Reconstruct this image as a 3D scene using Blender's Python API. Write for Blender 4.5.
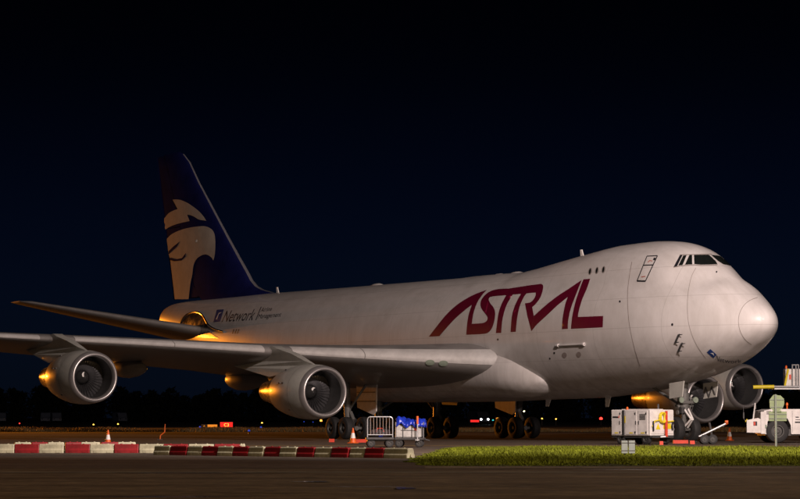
import bpy, bmesh, math, random
import numpy as np
from mathutils import Vector, Matrix
from mathutils.bvhtree import BVHTree
from mathutils.geometry import tessellate_polygon
random.seed(7); RNG = np.random.default_rng(7)
scn = bpy.context.scene
for o in list(bpy.data.objects): bpy.data.objects.remove(o)
COL = scn.collection
rad = math.radians

# ------------------------------------------------------------------ camera
CAM = np.array([95.6, -74.0, 1.22]); YAW = rad(150.605); PITCH = rad(3.685); FPX = 2604.0
FWD = np.array([math.cos(YAW)*math.cos(PITCH), math.sin(YAW)*math.cos(PITCH), math.sin(PITCH)])
RGT = np.array([math.sin(YAW), -math.cos(YAW), 0.0]); UPV = np.cross(RGT, FWD)
GF = np.array([math.cos(YAW), math.sin(YAW)])           # ground forward
GR = np.array([math.sin(YAW), -math.cos(YAW)])          # ground right
cd = bpy.data.cameras.new('camera'); cam = bpy.data.objects.new('camera', cd); COL.objects.link(cam)
cd.sensor_width = 36; cd.lens = 36*FPX/800; cd.clip_start = 0.5; cd.clip_end = 6000
cam.matrix_world = Matrix(((RGT[0], UPV[0], -FWD[0], CAM[0]), (RGT[1], UPV[1], -FWD[1], CAM[1]), (RGT[2], UPV[2], -FWD[2], CAM[2]), (0, 0, 0, 1)))
scn.camera = cam

# ------------------------------------------------------------------ sky, sun, exposure
SUN_EL, SUN_AZ = rad(25), rad(-52)            # a moon-weak sun; the apron is lit by its floodlight masts
w = bpy.data.worlds.new('World'); scn.world = w; w.use_nodes = True
nt = w.node_tree; bg = nt.nodes['Background']
sky = nt.nodes.new('ShaderNodeTexSky'); sky.sky_type = 'NISHITA'; sky.sun_disc = False
sky.sun_elevation = SUN_EL; sky.sun_rotation = math.pi/2 - SUN_AZ
sky.air_density = 1.0; sky.dust_density = 0.3; sky.ozone_density = 4.0
# night: the same sky dimmed, tinted navy and thinning towards the zenith (town glow along the whole horizon)
wn, wl = nt.nodes, nt.links
tcw = wn.new('ShaderNodeTexCoord'); sxw = wn.new('ShaderNodeSeparateXYZ'); wl.new(tcw.outputs['Generated'], sxw.inputs[0])
rmp = wn.new('ShaderNodeValToRGB'); rmp.color_ramp.interpolation = 'EASE'; wl.new(sxw.outputs['Z'], rmp.inputs[0])
rmp.color_ramp.elements[0].position = 0.0; rmp.color_ramp.elements[0].color = (.10, .20, .62, 1)
rmp.color_ramp.elements[1].position = .17; rmp.color_ramp.elements[1].color = (.022, .024, .055, 1)
mlw = wn.new('ShaderNodeMixRGB'); mlw.blend_type = 'MULTIPLY'; mlw.inputs[0].default_value = 1.0
wl.new(sky.outputs[0], mlw.inputs[1]); wl.new(rmp.outputs[0], mlw.inputs[2]); wl.new(mlw.outputs[0], bg.inputs[0]); bg.inputs[1].default_value = 0.0022
sd = bpy.data.lights.new('sun', 'SUN'); sd.energy = 0.02; sd.angle = rad(12); sd.color = (1.0, 0.86, 0.72)
so = bpy.data.objects.new('sun', sd); COL.objects.link(so)
so.rotation_euler = Vector((math.cos(SUN_AZ)*math.cos(SUN_EL), math.sin(SUN_AZ)*math.cos(SUN_EL), math.sin(SUN_EL))).to_track_quat('Z', 'Y').to_euler()
vs = scn.view_settings; vs.view_transform = 'Standard'; vs.look = 'None'; vs.exposure = 0.0; vs.gamma = 1.0; vs.use_curve_mapping = False

# ------------------------------------------------------------------ helpers: picture to place
def ray(u, v): return FWD + RGT*(u-400)/FPX - UPV*(v-249.5)/FPX
def gr(u, v, z=0.0):                                     # pixel to a point on the ground
    d = ray(u, v); t = (z-CAM[2])/d[2]; return CAM+t*d
def yp(u, v, y):                                         # pixel to a point on a plane along the aircraft
    d = ray(u, v); t = (y-CAM[1])/d[1]; return CAM+t*d
def dp(u, v, D): return CAM + ray(u, v)*D                # pixel at a known depth
def cg(r, d, z=0.0):                                     # metres right of / ahead of the viewpoint, on the ground
    p = CAM[:2]+GR*r+GF*d; return np.array([p[0], p[1], z])
def pchip(xs, ys):
    xs = np.array(xs, float); ys = np.array(ys, float); h = np.diff(xs); dl = np.diff(ys)/h
    m = np.zeros_like(ys); m[0] = dl[0]; m[-1] = dl[-1]
    for i in range(1, len(xs)-1):
        if dl[i-1]*dl[i] > 0:
            w1 = 2*h[i]+h[i-1]; w2 = h[i]+2*h[i-1]; m[i] = (w1+w2)/(w1/dl[i-1]+w2/dl[i])
    def f(x):
        x = min(max(x, xs[0]), xs[-1]); i = min(int(np.searchsorted(xs, x, 'right'))-1, len(h)-1); i = max(i, 0)
        t = (x-xs[i])/h[i]
        return ((1+2*t)*(1-t)**2*ys[i]+t*(1-t)**2*h[i]*m[i]+t*t*(3-2*t)*ys[i+1]+t*t*(t-1)*h[i]*m[i+1])
    return f

# ------------------------------------------------------------------ helpers: materials
MATS = {}
def mat(name, col, rough=.5, metal=0.0, var=0.0, scale=3.0, coat=0.0, col2=None, bump=0.0, bscale=None, emit=None, es=0.0, spec=None, rvar=0.0, stretch=None):
    if name in MATS: return MATS[name]
    m = bpy.data.materials.new(name); m.use_nodes = True; n = m.node_tree.nodes; l = m.node_tree.links
    b = n['Principled BSDF']; b.inputs['Base Color'].default_value = (*col, 1); b.inputs['Roughness'].default_value = rough
    b.inputs['Metallic'].default_value = metal
    if coat: b.inputs['Coat Weight'].default_value = coat; b.inputs['Coat Roughness'].default_value = .05
    if spec is not None: b.inputs['Specular IOR Level'].default_value = spec
    if emit: b.inputs['Emission Color'].default_value = (*emit, 1); b.inputs['Emission Strength'].default_value = es
    if var or col2 or bump or rvar:
        tc = n.new('ShaderNodeTexCoord'); src = tc.outputs['Object']
        if stretch:
            mp = n.new('ShaderNodeMapping'); mp.inputs['Scale'].default_value = stretch; l.new(src, mp.inputs[0]); src = mp.outputs[0]
        tx = n.new('ShaderNodeTexNoise'); tx.inputs['Scale'].default_value = scale; tx.inputs['Detail'].default_value = 7; tx.inputs['Roughness'].default_value = .65
        l.new(src, tx.inputs['Vector'])
        if var or col2:
            r = n.new('ShaderNodeValToRGB'); c2 = col2 or tuple(c*(1-var) for c in col); c1 = tuple(min(1, c*(1+var*.6)) for c in col)
            r.color_ramp.elements[0].position = .32; r.color_ramp.elements[1].position = .68
            r.color_ramp.elements[0].color = (*c2, 1); r.color_ramp.elements[1].color = (*c1, 1)
            l.new(tx.outputs['Fac'], r.inputs[0]); l.new(r.outputs[0], b.inputs['Base Color'])
        if rvar:
            mr = n.new('ShaderNodeMapRange'); mr.inputs[1].default_value = .3; mr.inputs[2].default_value = .7
            mr.inputs[3].default_value = max(.03, rough-rvar); mr.inputs[4].default_value = min(1, rough+rvar); l.new(tx.outputs['Fac'], mr.inputs[0]); l.new(mr.outputs[0], b.inputs['Roughness'])
        if bump:
            t2 = n.new('ShaderNodeTexNoise'); t2.inputs['Scale'].default_value = bscale or scale*6; t2.inputs['Detail'].default_value = 4
            l.new(src, t2.inputs['Vector']); bp = n.new('ShaderNodeBump'); bp.inputs['Strength'].default_value = bump; bp.inputs['Distance'].default_value = .03
            l.new(t2.outputs['Fac'], bp.inputs['Height']); l.new(bp.outputs[0], b.inputs['Normal'])
    MATS[name] = m; return m

def fuselage_paint():
    m = mat('white_aircraft_paint', (.62, .585, .56), .42, coat=.5)
    n = m.node_tree.nodes; l = m.node_tree.links; b = n['Principled BSDF']
    tc = n.new('ShaderNodeTexCoord')
    mp = n.new('ShaderNodeMapping'); mp.inputs['Scale'].default_value = (.35, 1, .12); l.new(tc.outputs['Object'], mp.inputs[0])
    t = n.new('ShaderNodeTexNoise'); t.inputs['Scale'].default_value = 2.2; t.inputs['Detail'].default_value = 8; t.inputs['Roughness'].default_value = .7; l.new(mp.outputs[0], t.inputs['Vector'])
    r = n.new('ShaderNodeValToRGB'); r.color_ramp.elements[0].position = .3; r.color_ramp.elements[0].color = (.62, .595, .57, 1)
    r.color_ramp.elements[1].position = .62; r.color_ramp.elements[1].color = (.74, .715, .70, 1); l.new(t.outputs['Fac'], r.inputs[0])
    # skin joints: thin darker lines round the hull and a few along it
    sx = n.new('ShaderNodeSeparateXYZ'); l.new(tc.outputs['Object'], sx.inputs[0])
    def lines(sock, period, width, off=0.0):
        a = n.new('ShaderNodeMath'); a.operation = 'ADD'; a.inputs[1].default_value = off; l.new(sock, a.inputs[0])
        p = n.new('ShaderNodeMath'); p.operation = 'PINGPONG'; p.inputs[1].default_value = period/2; l.new(a.outputs[0], p.inputs[0])
        c = n.new('ShaderNodeMath'); c.operation = 'LESS_THAN'; c.inputs[1].default_value = width/2; l.new(p.outputs[0], c.inputs[0]); return c.outputs[0]
    a = lines(sx.outputs['X'], 5.1, .03, .6); c = lines(sx.outputs['Z'], 1.45, .024, .3); e_ = lines(sx.outputs['X'], 1.7, .016, .25)
    eh = n.new('ShaderNodeMath'); eh.operation = 'MULTIPLY'; eh.inputs[1].default_value = .35; l.new(e_, eh.inputs[0])
    mx0 = n.new('ShaderNodeMath'); mx0.operation = 'MAXIMUM'; l.new(a, mx0.inputs[0]); l.new(c, mx0.inputs[1])
    mx = n.new('ShaderNodeMath'); mx.operation = 'MAXIMUM'; l.new(mx0.outputs[0], mx.inputs[0]); l.new(eh.outputs[0], mx.inputs[1])
    ml = n.new('ShaderNodeMath'); ml.operation = 'MULTIPLY'; ml.inputs[1].default_value = .25; l.new(mx.outputs[0], ml.inputs[0])
    mix = n.new('ShaderNodeMixRGB'); mix.inputs['Color2'].default_value = (.16, .14, .12, 1); l.new(ml.outputs[0], mix.inputs[0]); l.new(r.outputs[0], mix.inputs[1])
    # grime streaks run down the lower hull
    mp2 = n.new('ShaderNodeMapping'); mp2.inputs['Scale'].default_value = (1.6, 1.6, .1); l.new(tc.outputs['Object'], mp2.inputs[0])
    t3 = n.new('ShaderNodeTexNoise'); t3.inputs['Scale'].default_value = 1.3; t3.inputs['Detail'].default_value = 6; l.new(mp2.outputs[0], t3.inputs['Vector'])
    zr = n.new('ShaderNodeMapRange'); zr.inputs[1].default_value = 5.2; zr.inputs[2].default_value = 2.4; zr.inputs[3].default_value = 0; zr.inputs[4].default_value = 1.0; l.new(sx.outputs['Z'], zr.inputs[0])
    g = n.new('ShaderNodeMapRange'); g.inputs[1].default_value = .42; g.inputs[2].default_value = .72; g.inputs[3].default_value = 0; g.inputs[4].default_value = .38; l.new(t3.outputs['Fac'], g.inputs[0])
    gm = n.new('ShaderNodeMath'); gm.operation = 'MULTIPLY'; l.new(zr.outputs[0], gm.inputs[0]); l.new(g.outputs[0], gm.inputs[1])
    mix2 = n.new('ShaderNodeMixRGB'); mix2.inputs['Color2'].default_value = (.22, .18, .14, 1); l.new(gm.outputs[0], mix2.inputs[0]); l.new(mix.outputs[0], mix2.inputs[1])
    l.new(mix2.outputs[0], b.inputs['Base Color'])
    t2 = n.new('ShaderNodeTexNoise'); t2.inputs['Scale'].default_value = .9; t2.inputs['Detail'].default_value = 2; l.new(tc.outputs['Object'], t2.inputs['Vector'])
    bp = n.new('ShaderNodeBump'); bp.inputs['Strength'].default_value = .12; bp.inputs['Distance'].default_value = .02; l.new(t2.outputs['Fac'], bp.inputs['Height']); l.new(bp.outputs[0], b.inputs['Normal'])
    return m
HULL = fuselage_paint()
GREY = mat('grey_wing_paint', (.24, .23, .22), .42, var=.18, scale=1.2, coat=.15, rvar=.1)
NACW = mat('nacelle_paint', (.54, .54, .49), .36, var=.14, scale=1.5, coat=.3)
ALU = mat('leading_edge_grey', (.60, .59, .57), .42, metal=.15, var=.12, scale=2.0, rvar=.08)
LIP = mat('polished_lip_metal', (.50, .48, .47), .34, metal=.7, var=.1, scale=3)
NOZ = mat('heated_nozzle_metal', (.5, .42, .34), .28, metal=1.0, var=.2, scale=4, rvar=.08)
DUCT = mat('dark_duct_lining', (.06, .06, .06), .55, var=.2, scale=3)
BLADE = mat('fan_blade_metal', (.10, .10, .105), .38, metal=.7, var=.15, scale=6)
SPIN = mat('spinner_black', (.03, .03, .03), .3, coat=.5, var=.1, scale=5)
WHT = mat('white_marking', (.8, .79, .76), .5, var=.06, scale=4)
NAVY = mat('navy_tail_paint', (.010, .013, .085), .55, var=.25, scale=1.0, spec=.02)
FINL = mat('fin_edge_grey', (.20, .20, .22), .4, var=.15, scale=2)
CREAM = mat('emblem_cream', (.50, .45, .38), .6, var=.14, scale=1.2, spec=.2)
RED = mat('crimson_lettering', (.135, .003, .024), .38, coat=.2, var=.12, scale=1.5)
INK = mat('black_lettering', (.015, .015, .02), .45, var=.1, scale=3)
LOGO = mat('blue_logo', (.015, .05, .22), .4, var=.1, scale=3)
SEAM = mat('seam_dark', (.30, .265, .245), .6, var=.1, scale=3)
GLASS = mat('dark_cockpit_glass', (.012, .015, .014), .06, var=.2, scale=3, spec=.8)
RUB = mat('tyre_rubber', (.018, .018, .018), .75, var=.25, scale=5, bump=.2)
RIM = mat('wheel_rim', (.06, .06, .057), .55, metal=.2, var=.2, scale=6)
GEAR = mat('gear_grey_paint', (.13, .13, .122), .42, var=.2, scale=4)
for m_ in (NAVY, CREAM): m_.node_tree.nodes['Principled BSDF'].inputs['IOR'].default_value = 1.06
CHR = mat('oleo_chrome', (.7, .7, .7), .15, metal=1.0, var=.05, scale=5)
STEEL = mat('dark_steel', (.08, .08, .08), .5, metal=.4, var=.3, scale=4)
GALV = mat('galvanised_steel', (.45, .46, .46), .42, metal=.6, var=.15, scale=6)
VW = mat('vehicle_white', (.68, .66, .63), .45, var=.2, scale=2.4, coat=.15, rvar=.1)
YEL = mat('safety_yellow', (.68, .55, .02), .45, var=.15, scale=4)
ORA = mat('safety_orange', (.75, .13, .015), .5, var=.12, scale=5)
REDP = mat('red_plastic', (.24, .010, .014), .5, var=.4, scale=3, bump=.1)
WHTP = mat('white_plastic', (.46, .45, .31), .55, var=.4, scale=3, bump=.1)
CHK = mat('chock_red', (.6, .05, .02), .5, var=.15, scale=4)
TARP = mat('blue_tarpaulin', (.012, .035, .42), .32, var=.25, scale=3, bump=.35, bscale=7)
CRATE = mat('foil_wrapped_crate', (.55, .55, .53), .32, metal=.25, var=.25, scale=5, bump=.3, bscale=12)
SIGNG = mat('sign_back_green', (.17, .225, .11), .5, var=.14, scale=4)
POST = mat('post_green_grey', (.14, .17, .13), .5, var=.2, scale=5)
BARK = mat('bark', (.05, .035, .025), .9, var=.2, scale=3)
def glow(name, col, s): return mat(name, tuple(c*.4 for c in col), .4, emit=col, es=s, var=.02, scale=4)

# ------------------------------------------------------------------ helpers: meshes and things
class MB:
    def __init__(s): s.v = []; s.f = []
    def add(s, vs, fs):
        k = len(s.v); s.v += [tuple(map(float, p)) for p in vs]; s.f += [tuple(i+k for i in f) for f in fs]; return s
    def box(s, c, d, rz=0.0, ch=0.0, M=None):
        x, y, z = d[0]/2, d[1]/2, d[2]/2
        if ch <= 0:
            vs = [(a*x, b*y, e*z) for e in (-1, 1) for a, b in ((-1, -1), (1, -1), (1, 1), (-1, 1))]
            fs = [(3, 2, 1, 0), (4, 5, 6, 7), (0, 1, 5, 4), (1, 2, 6, 5), (2, 3, 7, 6), (3, 0, 4, 7)]
        else:
            ring = lambda q, zz: [(-x+q, -y, zz), (x-q, -y, zz), (x, -y+q, zz), (x, y-q, zz), (x-q, y, zz), (-x+q, y, zz), (-x, y-q, zz), (-x, -y+q, zz)]
            inn = lambda zz: [(-x+2*ch, -y+ch, zz), (x-2*ch, -y+ch, zz), (x-ch, -y+2*ch, zz), (x-ch, y-2*ch, zz), (x-2*ch, y-ch, zz), (-x+2*ch, y-ch, zz), (-x+ch, y-2*ch, zz), (-x+ch, -y+2*ch, zz)]
            L = [inn(-z), ring(ch, -z+ch), ring(ch, z-ch), inn(z)]; vs = [p for r in L for p in r]; fs = [tuple(range(7, -1, -1)), tuple(range(24, 32))]
            for k in range(3):
                for i in range(8): j = (i+1) % 8; fs.append((k*8+i, k*8+j, k*8+8+j, k*8+8+i))
        ca, sa = math.cos(rz), math.sin(rz)
        out = []
        for p in vs:
            q = (p[0]*ca-p[1]*sa, p[0]*sa+p[1]*ca, p[2])
            if M is not None: q = tuple(M @ Vector(q))
            out.append((q[0]+c[0], q[1]+c[1], q[2]+c[2]))
        return s.add(out, fs)
    def tube(s, p0, p1, r0, r1=None, n=10, caps=True):
        r1 = r0 if r1 is None else r1; p0 = Vector(p0); p1 = Vector(p1); d = (p1-p0).normalized()
        a = d.orthogonal().normalized(); b = d.cross(a)
        vs = [p0+(a*math.cos(t)+b*math.sin(t))*r0 for t in [2*math.pi*i/n for i in range(n)]]+[p1+(a*math.cos(t)+b*math.sin(t))*r1 for t in [2*math.pi*i/n for i in range(n)]]
        fs = [(i, (i+1) % n, n+(i+1) % n, n+i) for i in range(n)]
        if caps: fs += [tuple(range(n-1, -1, -1)), tuple(range(n, 2*n))]
        return s.add(vs, fs)
    def path(s, pts, r, n=8):
        for a, b in zip(pts[:-1], pts[1:]): s.tube(a, b, r, n=n)
        return s
    def lathe(s, prof, o, ax=(1, 0, 0), n=32, caps=False, ell=1.0):      # prof: (along axis, radius)
        o = Vector(o); d = Vector(ax).normalized()
        up = Vector((0, 0, 1)) if abs(d.z) < .9 else Vector((1, 0, 0))
        a = d.cross(up).normalized(); b = a.cross(d); vs = []; fs = []
        for t, r in prof:
            for i in range(n):
                th = 2*math.pi*i/n; vs.append(o+d*t+a*(r*math.cos(th))+b*(r*ell*math.sin(th)))
        for k in range(len(prof)-1):
            for i in range(n): j = (i+1) % n; fs.append((k*n+i, k*n+j, (k+1)*n+j, (k+1)*n+i))
        if caps: fs += [tuple(range(n-1, -1, -1)), tuple(range((len(prof)-1)*n, len(prof)*n))]
        return s.add(vs, fs)
    def prism(s, poly, y0, y1, axis='y'):                                 # poly in (x,z), thickness along y
        n = len(poly); P = lambda p, y: (p[0], y, p[1]) if axis == 'y' else ((y, p[0], p[1]) if axis == 'x' else (p[0], p[1], y))
        vs = [P(p, y0) for p in poly]+[P(p, y1) for p in poly]
        tri = tessellate_polygon([[Vector((p[0], p[1], 0)) for p in poly]])
        fs = [tuple(t) for t in tri]+[tuple(n+i for i in t) for t in tri]+[(i, (i+1) % n, n+(i+1) % n, n+i) for i in range(n)]
        return s.add(vs, fs)
    def build(s, name, m, parent=None, smooth=False, angle=40, loc=None):
        me = bpy.data.meshes.new(name); me.from_pydata(s.v, [], s.f)
        bm = bmesh.new(); bm.from_mesh(me); bmesh.ops.recalc_face_normals(bm, faces=bm.faces); 
        if smooth:
            for f in bm.faces: f.smooth = True
            for e in bm.edges:
                if len(e.link_faces) == 2 and e.calc_face_angle(0) > rad(angle): e.smooth = False
        bm.to_mesh(me); bm.free(); me.materials.append(m)
        o = bpy.data.objects.new(name, me); COL.objects.link(o)
        if parent is not None: o.parent = parent
        if loc is not None: o.location = loc
        return o
def tag(o, label, cat, group=None):
    o['label'] = label; o['category'] = cat
    if group: o['group'] = group
    return o
def thing(name, label, cat, loc=(0, 0, 0), rz=0.0, group=None):
    o = bpy.data.objects.new(name, None); COL.objects.link(o); o.location = loc; o.rotation_euler = (0, 0, rz); o.empty_display_size = .3
    return tag(o, label, cat, group)
def struct(o): o['kind'] = 'structure'; return o
def stuff(o): o['kind'] = 'stuff'; return o
def copy_tree(o, parent=None, loc=None, rz=None, label=None):
    c = o.copy(); COL.objects.link(c)
    if parent is not None: c.parent = parent
    if loc is not None: c.location = loc
    if rz is not None: c.rotation_euler = (0, 0, rz)
    if label: c['label'] = label
    for ch in list(o.children): copy_tree(ch, c)
    return c
CRZ = math.atan2(GR[1], GR[0])            # rotation whose local +x points to the viewer's right, local -y faces the viewer

# ================================================================== SETTING
def sheet(name, pts, z, m, nx=1, seg=None):
    b = MB(); b.add([(p[0], p[1], z) for p in pts], [tuple(range(len(pts)))]); return struct(b.build(name, m))
def asphalt(name, c1, c2, rough, sc, seams=None, puddle=False):
    m = bpy.data.materials.new(name); m.use_nodes = True; n = m.node_tree.nodes; l = m.node_tree.links; b = n['Principled BSDF']
    tc = n.new('ShaderNodeTexCoord'); mp = n.new('ShaderNodeMapping'); mp.inputs['Rotation'].default_value = (0, 0, -CRZ); l.new(tc.outputs['Object'], mp.inputs[0])
    t = n.new('ShaderNodeTexNoise'); t.inputs['Scale'].default_value = sc; t.inputs['Detail'].default_value = 9; t.inputs['Roughness'].default_value = .7; l.new(mp.outputs[0], t.inputs['Vector'])
    r = n.new('ShaderNodeValToRGB'); r.color_ramp.elements[0].position = .34; r.color_ramp.elements[1].position = .66
    r.color_ramp.elements[0].color = (*c1, 1); r.color_ramp.elements[1].color = (*c2, 1); l.new(t.outputs['Fac'], r.inputs[0])
    st = n.new('ShaderNodeMapping'); st.inputs['Scale'].default_value = (.05, .6, 1); l.new(mp.outputs[0], st.inputs[0])
    t2 = n.new('ShaderNodeTexNoise'); t2.inputs['Scale'].default_value = 1.0; t2.inputs['Detail'].default_value = 6; l.new(st.outputs[0], t2.inputs['Vector'])
    ml = n.new('ShaderNodeMixRGB'); ml.blend_type = 'MULTIPLY'; ml.inputs[0].default_value = .5
    r2 = n.new('ShaderNodeValToRGB'); r2.color_ramp.elements[0].position = .36; r2.color_ramp.elements[1].position = .62
    r2.color_ramp.elements[0].color = (.45, .42, .4, 1); r2.color_ramp.elements[1].color = (1.15, 1.1, 1, 1); l.new(t2.outputs['Fac'], r2.inputs[0])
    l.new(r.outputs[0], ml.inputs[1]); l.new(r2.outputs[0], ml.inputs[2])
    sp = n.new('ShaderNodeTexNoise'); sp.inputs['Scale'].default_value = 2.6; sp.inputs['Detail'].default_value = 10; sp.inputs['Roughness'].default_value = .85; l.new(mp.outputs[0], sp.inputs['Vector'])
    r3 = n.new('ShaderNodeValToRGB'); r3.color_ramp.elements[0].position = .38; r3.color_ramp.elements[1].position = .64; r3.color_ramp.elements[0].color = (.35, .35, .35, 1); r3.color_ramp.elements[1].color = (1.7, 1.6, 1.45, 1); l.new(sp.outputs['Fac'], r3.inputs[0])
    m3 = n.new('ShaderNodeMixRGB'); m3.blend_type = 'MULTIPLY'; m3.inputs[0].default_value = 1; l.new(ml.outputs[0], m3.inputs[1]); l.new(r3.outputs[0], m3.inputs[2]); l.new(m3.outputs[0], b.inputs['Base Color'])
    b.inputs['Roughness'].default_value = rough
    fine = n.new('ShaderNodeTexNoise'); fine.inputs['Scale'].default_value = 9; fine.inputs['Detail'].default_value = 5; l.new(tc.outputs['Object'], fine.inputs['Vector'])
    bp = n.new('ShaderNodeBump'); bp.inputs['Strength'].default_value = .5; bp.inputs['Distance'].default_value = .012; l.new(fine.outputs['Fac'], bp.inputs['Height'])
    if puddle:
        ps = n.new('ShaderNodeMapping'); ps.inputs['Scale'].default_value = (.13, .35, 1); ps.inputs['Location'].default_value = (3.1, 8.3, 0); l.new(mp.outputs[0], ps.inputs[0])
        pn = n.new('ShaderNodeTexNoise'); pn.inputs['Scale'].default_value = 1.0; pn.inputs['Detail'].default_value = 5; l.new(ps.outputs[0], pn.inputs['Vector'])
        rr = n.new('ShaderNodeMapRange'); rr.inputs[1].default_value = .60; rr.inputs[2].default_value = .68; rr.inputs[3].default_value = rough; rr.inputs[4].default_value = .12; l.new(pn.outputs['Fac'], rr.inputs[0]); l.new(rr.outputs[0], b.inputs['Roughness'])
        bs = n.new('ShaderNodeMapRange'); bs.inputs[1].default_value = .58; bs.inputs[2].default_value = .66; bs.inputs[3].default_value = .5; bs.inputs[4].default_value = .05; l.new(pn.outputs['Fac'], bs.inputs[0]); l.new(bs.outputs[0], bp.inputs['Strength'])
    l.new(bp.outputs[0], b.inputs['Normal'])
    return m
TAXI = asphalt('taxiway_asphalt', (.065, .052, .032), (.16, .13, .082), .68, .5, puddle=True)
APRN = asphalt('apron_concrete', (.055, .045, .036), (.10, .082, .062), .72, .3)
FARG = asphalt('far_ground', (.018, .016, .012), (.035, .028, .02), .85, .08)
SHLD = asphalt('pale_shoulder', (.13, .11, .075), (.22, .19, .13), .75, .8)
SOIL = mat('grass_soil', (.055, .055, .012), .9, var=.3, scale=2.0, bump=.5)
DRYG = mat('dry_far_grass', (.11, .085, .035), .95, var=.4, scale=.6, bump=.5, stretch=(1, 1, 1))
def band(name, d0, d1, r0, r1, z, m): return sheet(name, [cg(r0, d0), cg(r1, d0), cg(r1, d1), cg(r0, d1)], z, m)
band('ground', -120, 3500, -2500, 2500, -.008, FARG)
band('taxiway', -60, 62.2, -300, 300, -.004, TAXI)
band('apron', 62.2, 205, -220, 220, 0.0, APRN)
band('far_taxiway', 330, 372, -420, 420, .0, APRN)
# apron joints: painted guide line and slab joints that show as pale or dark streaks
band('painted_line', 57.7, 58.3, -220, 220, .002, mat('worn_white_line', (.20, .19, .14), .7, var=.5, scale=1.3))
band('painted_line', 112.0, 112.7, -220, 220, .004, mat('worn_yellow_line', (.36, .24, .05), .7, var=.4, scale=1.2))
band('painted_line', 168.0, 169.6, -220, 220, .004, MATS['worn_yellow_line'])

WATER = mat('puddle_water', (.012, .012, .013), .05, var=.2, scale=.6, spec=.6)
for u, v, wpx, dep in ((404, 488.5, 22, .55), (312, 481.8, 34, .35)):
    p = gr(u, v); n_ = 28; hw_ = wpx/2*float((p-CAM)@FWD)/FPX; pts = []
    for i in range(n_):
        t_ = 2*math.pi*i/n_; k_ = 1+.22*math.sin(3*t_+u)+.14*math.sin(5*t_+v); q_ = p[:2]+GR*math.cos(t_)*hw_*k_+GF*math.sin(t_)*dep*k_; pts.append((q_[0], q_[1]))
    sheet('puddle', pts, .0055, WATER)
# grass verge between taxiway and apron (on the right), a low bank with blades
def verge_left(d): return .35 + max(0, (d-74))*.055 + (max(0, 68-d)*.25) + .25*math.sin(d*1.3)
def verge_h(r, d):
    e = min((d-65.1)/5, (103.5-d)/5, (r-verge_left(d))/2.2); return .05*max(0, min(1, e))**.6
ds = np.linspace(65.1, 103.5, 33); b = MB(); NXR = 44
for d in ds:
    l0 = verge_left(d)
    for k in range(NXR+1):
        r = l0+(60-l0)*(k/NXR)**1.6; p = cg(r, d); b.v.append((p[0], p[1], .003+verge_h(r, d)+.02*math.sin(r*2.1+d)*(1 if verge_h(r, d) > .02 else 0)))
for i in range(len(ds)-1):
    for k in range(NXR): a = i*(NXR+1)+k; b.f.append((a, a+1, a+NXR+2, a+NXR+1))
struct(b.build('grass_verge', SOIL, smooth=True))
band('shoulder', 62.2, 65.05, .6, 220, .004, SHLD)
# blades
GRASS = mat('grass_blades', (.125, .150, .008), .8, var=.5, scale=.4, col2=(.055, .066, .008), spec=.1)
GRASS.node_tree.nodes['Principled BSDF'].inputs['Subsurface Weight'].default_value = 0
N = 150000
dd = 65.1+38.2*RNG.random(N)**1.15; ll = np.array([verge_left(d) for d in dd]); rr = ll+RNG.random(N)**1.25*(26-ll)
base = CAM[None, :2]+GR[None]*rr[:, None]+GF[None]*dd[:, None]
hz = np.array([verge_h(r, d) for r, d in zip(rr, dd)])
clump = .6+.5*np.sin(rr*1.7+np.sin(dd*.9)*2)*np.sin(dd*.8+1.3*np.sin(rr*.6))
hh = (.035+.075*RNG.random(N)**1.5)*np.clip(clump+.35, .45, 1.5)*np.clip(hz/.03, .3, 1); an = RNG.random(N)*6.283; wd = .012+.016*RNG.random(N)
lean = (RNG.random((N, 2))-.5)*.16
V = np.zeros((N, 3, 3)); V[:, 0, :2] = base+np.stack([np.cos(an), np.sin(an)], 1)*wd[:, None]; V[:, 1, :2] = base-np.stack([np.cos(an), np.sin(an)], 1)*wd[:, None]; V[:, 2, :2] = base+lean
V[:, 0, 2] = V[:, 1, 2] = hz; V[:, 2, 2] = hz+hh
def tri_cloud(name, V, m):
    n = len(V); me = bpy.data.meshes.new(name); me.vertices.add(n*3); me.loops.add(n*3); me.polygons.add(n)
    me.vertices.foreach_set('co', V.reshape(-1)); me.loops.foreach_set('vertex_index', np.arange(n*3, dtype=np.int32))
    me.polygons.foreach_set('loop_start', np.arange(0, n*3, 3, dtype=np.int32)); me.update(calc_edges=True); me.validate()
    me.materials.append(m); o = bpy.data.objects.new(name, me); COL.objects.link(o); return o
g = stuff(tri_cloud('grass', V.astype(np.float32), GRASS)); tag(g, 'short green grass on the verge between taxiway and apron', 'grass')
# dry grass strip far off on the left, sodium lit
band('far_grass_strip', 214, 322, -300, 300, .004, DRYG)
N = 60000; dd = 216+30*RNG.random(N); rr = -46+92*RNG.random(N); base = CAM[None, :2]+GR[None]*rr[:, None]+GF[None]*dd[:, None]
hh = .12+.32*RNG.random(N)**2*(.6+.6*np.sin(rr*.5)*np.sin(rr*.17+2)); an = RNG.random(N)*6.283; wd = .05+.05*RNG.random(N); V = np.zeros((N, 3, 3))
V[:, 0, :2] = base+np.stack([np.cos(an), np.sin(an)], 1)*wd[:, None]; V[:, 1, :2] = base-np.stack([np.cos(an), np.sin(an)], 1)*wd[:, None]; V[:, 2, :2] = base+(RNG.random((N, 2))-.5)*.3; V[:, 2, 2] = np.abs(hh)
g = stuff(tri_cloud('dry_grass', V.astype(np.float32), mat('dry_blades', (.20, .13, .045), .8, var=.4, scale=.7))); tag(g, 'dry tufted grass strip far beyond the aircraft', 'dry grass')

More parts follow.
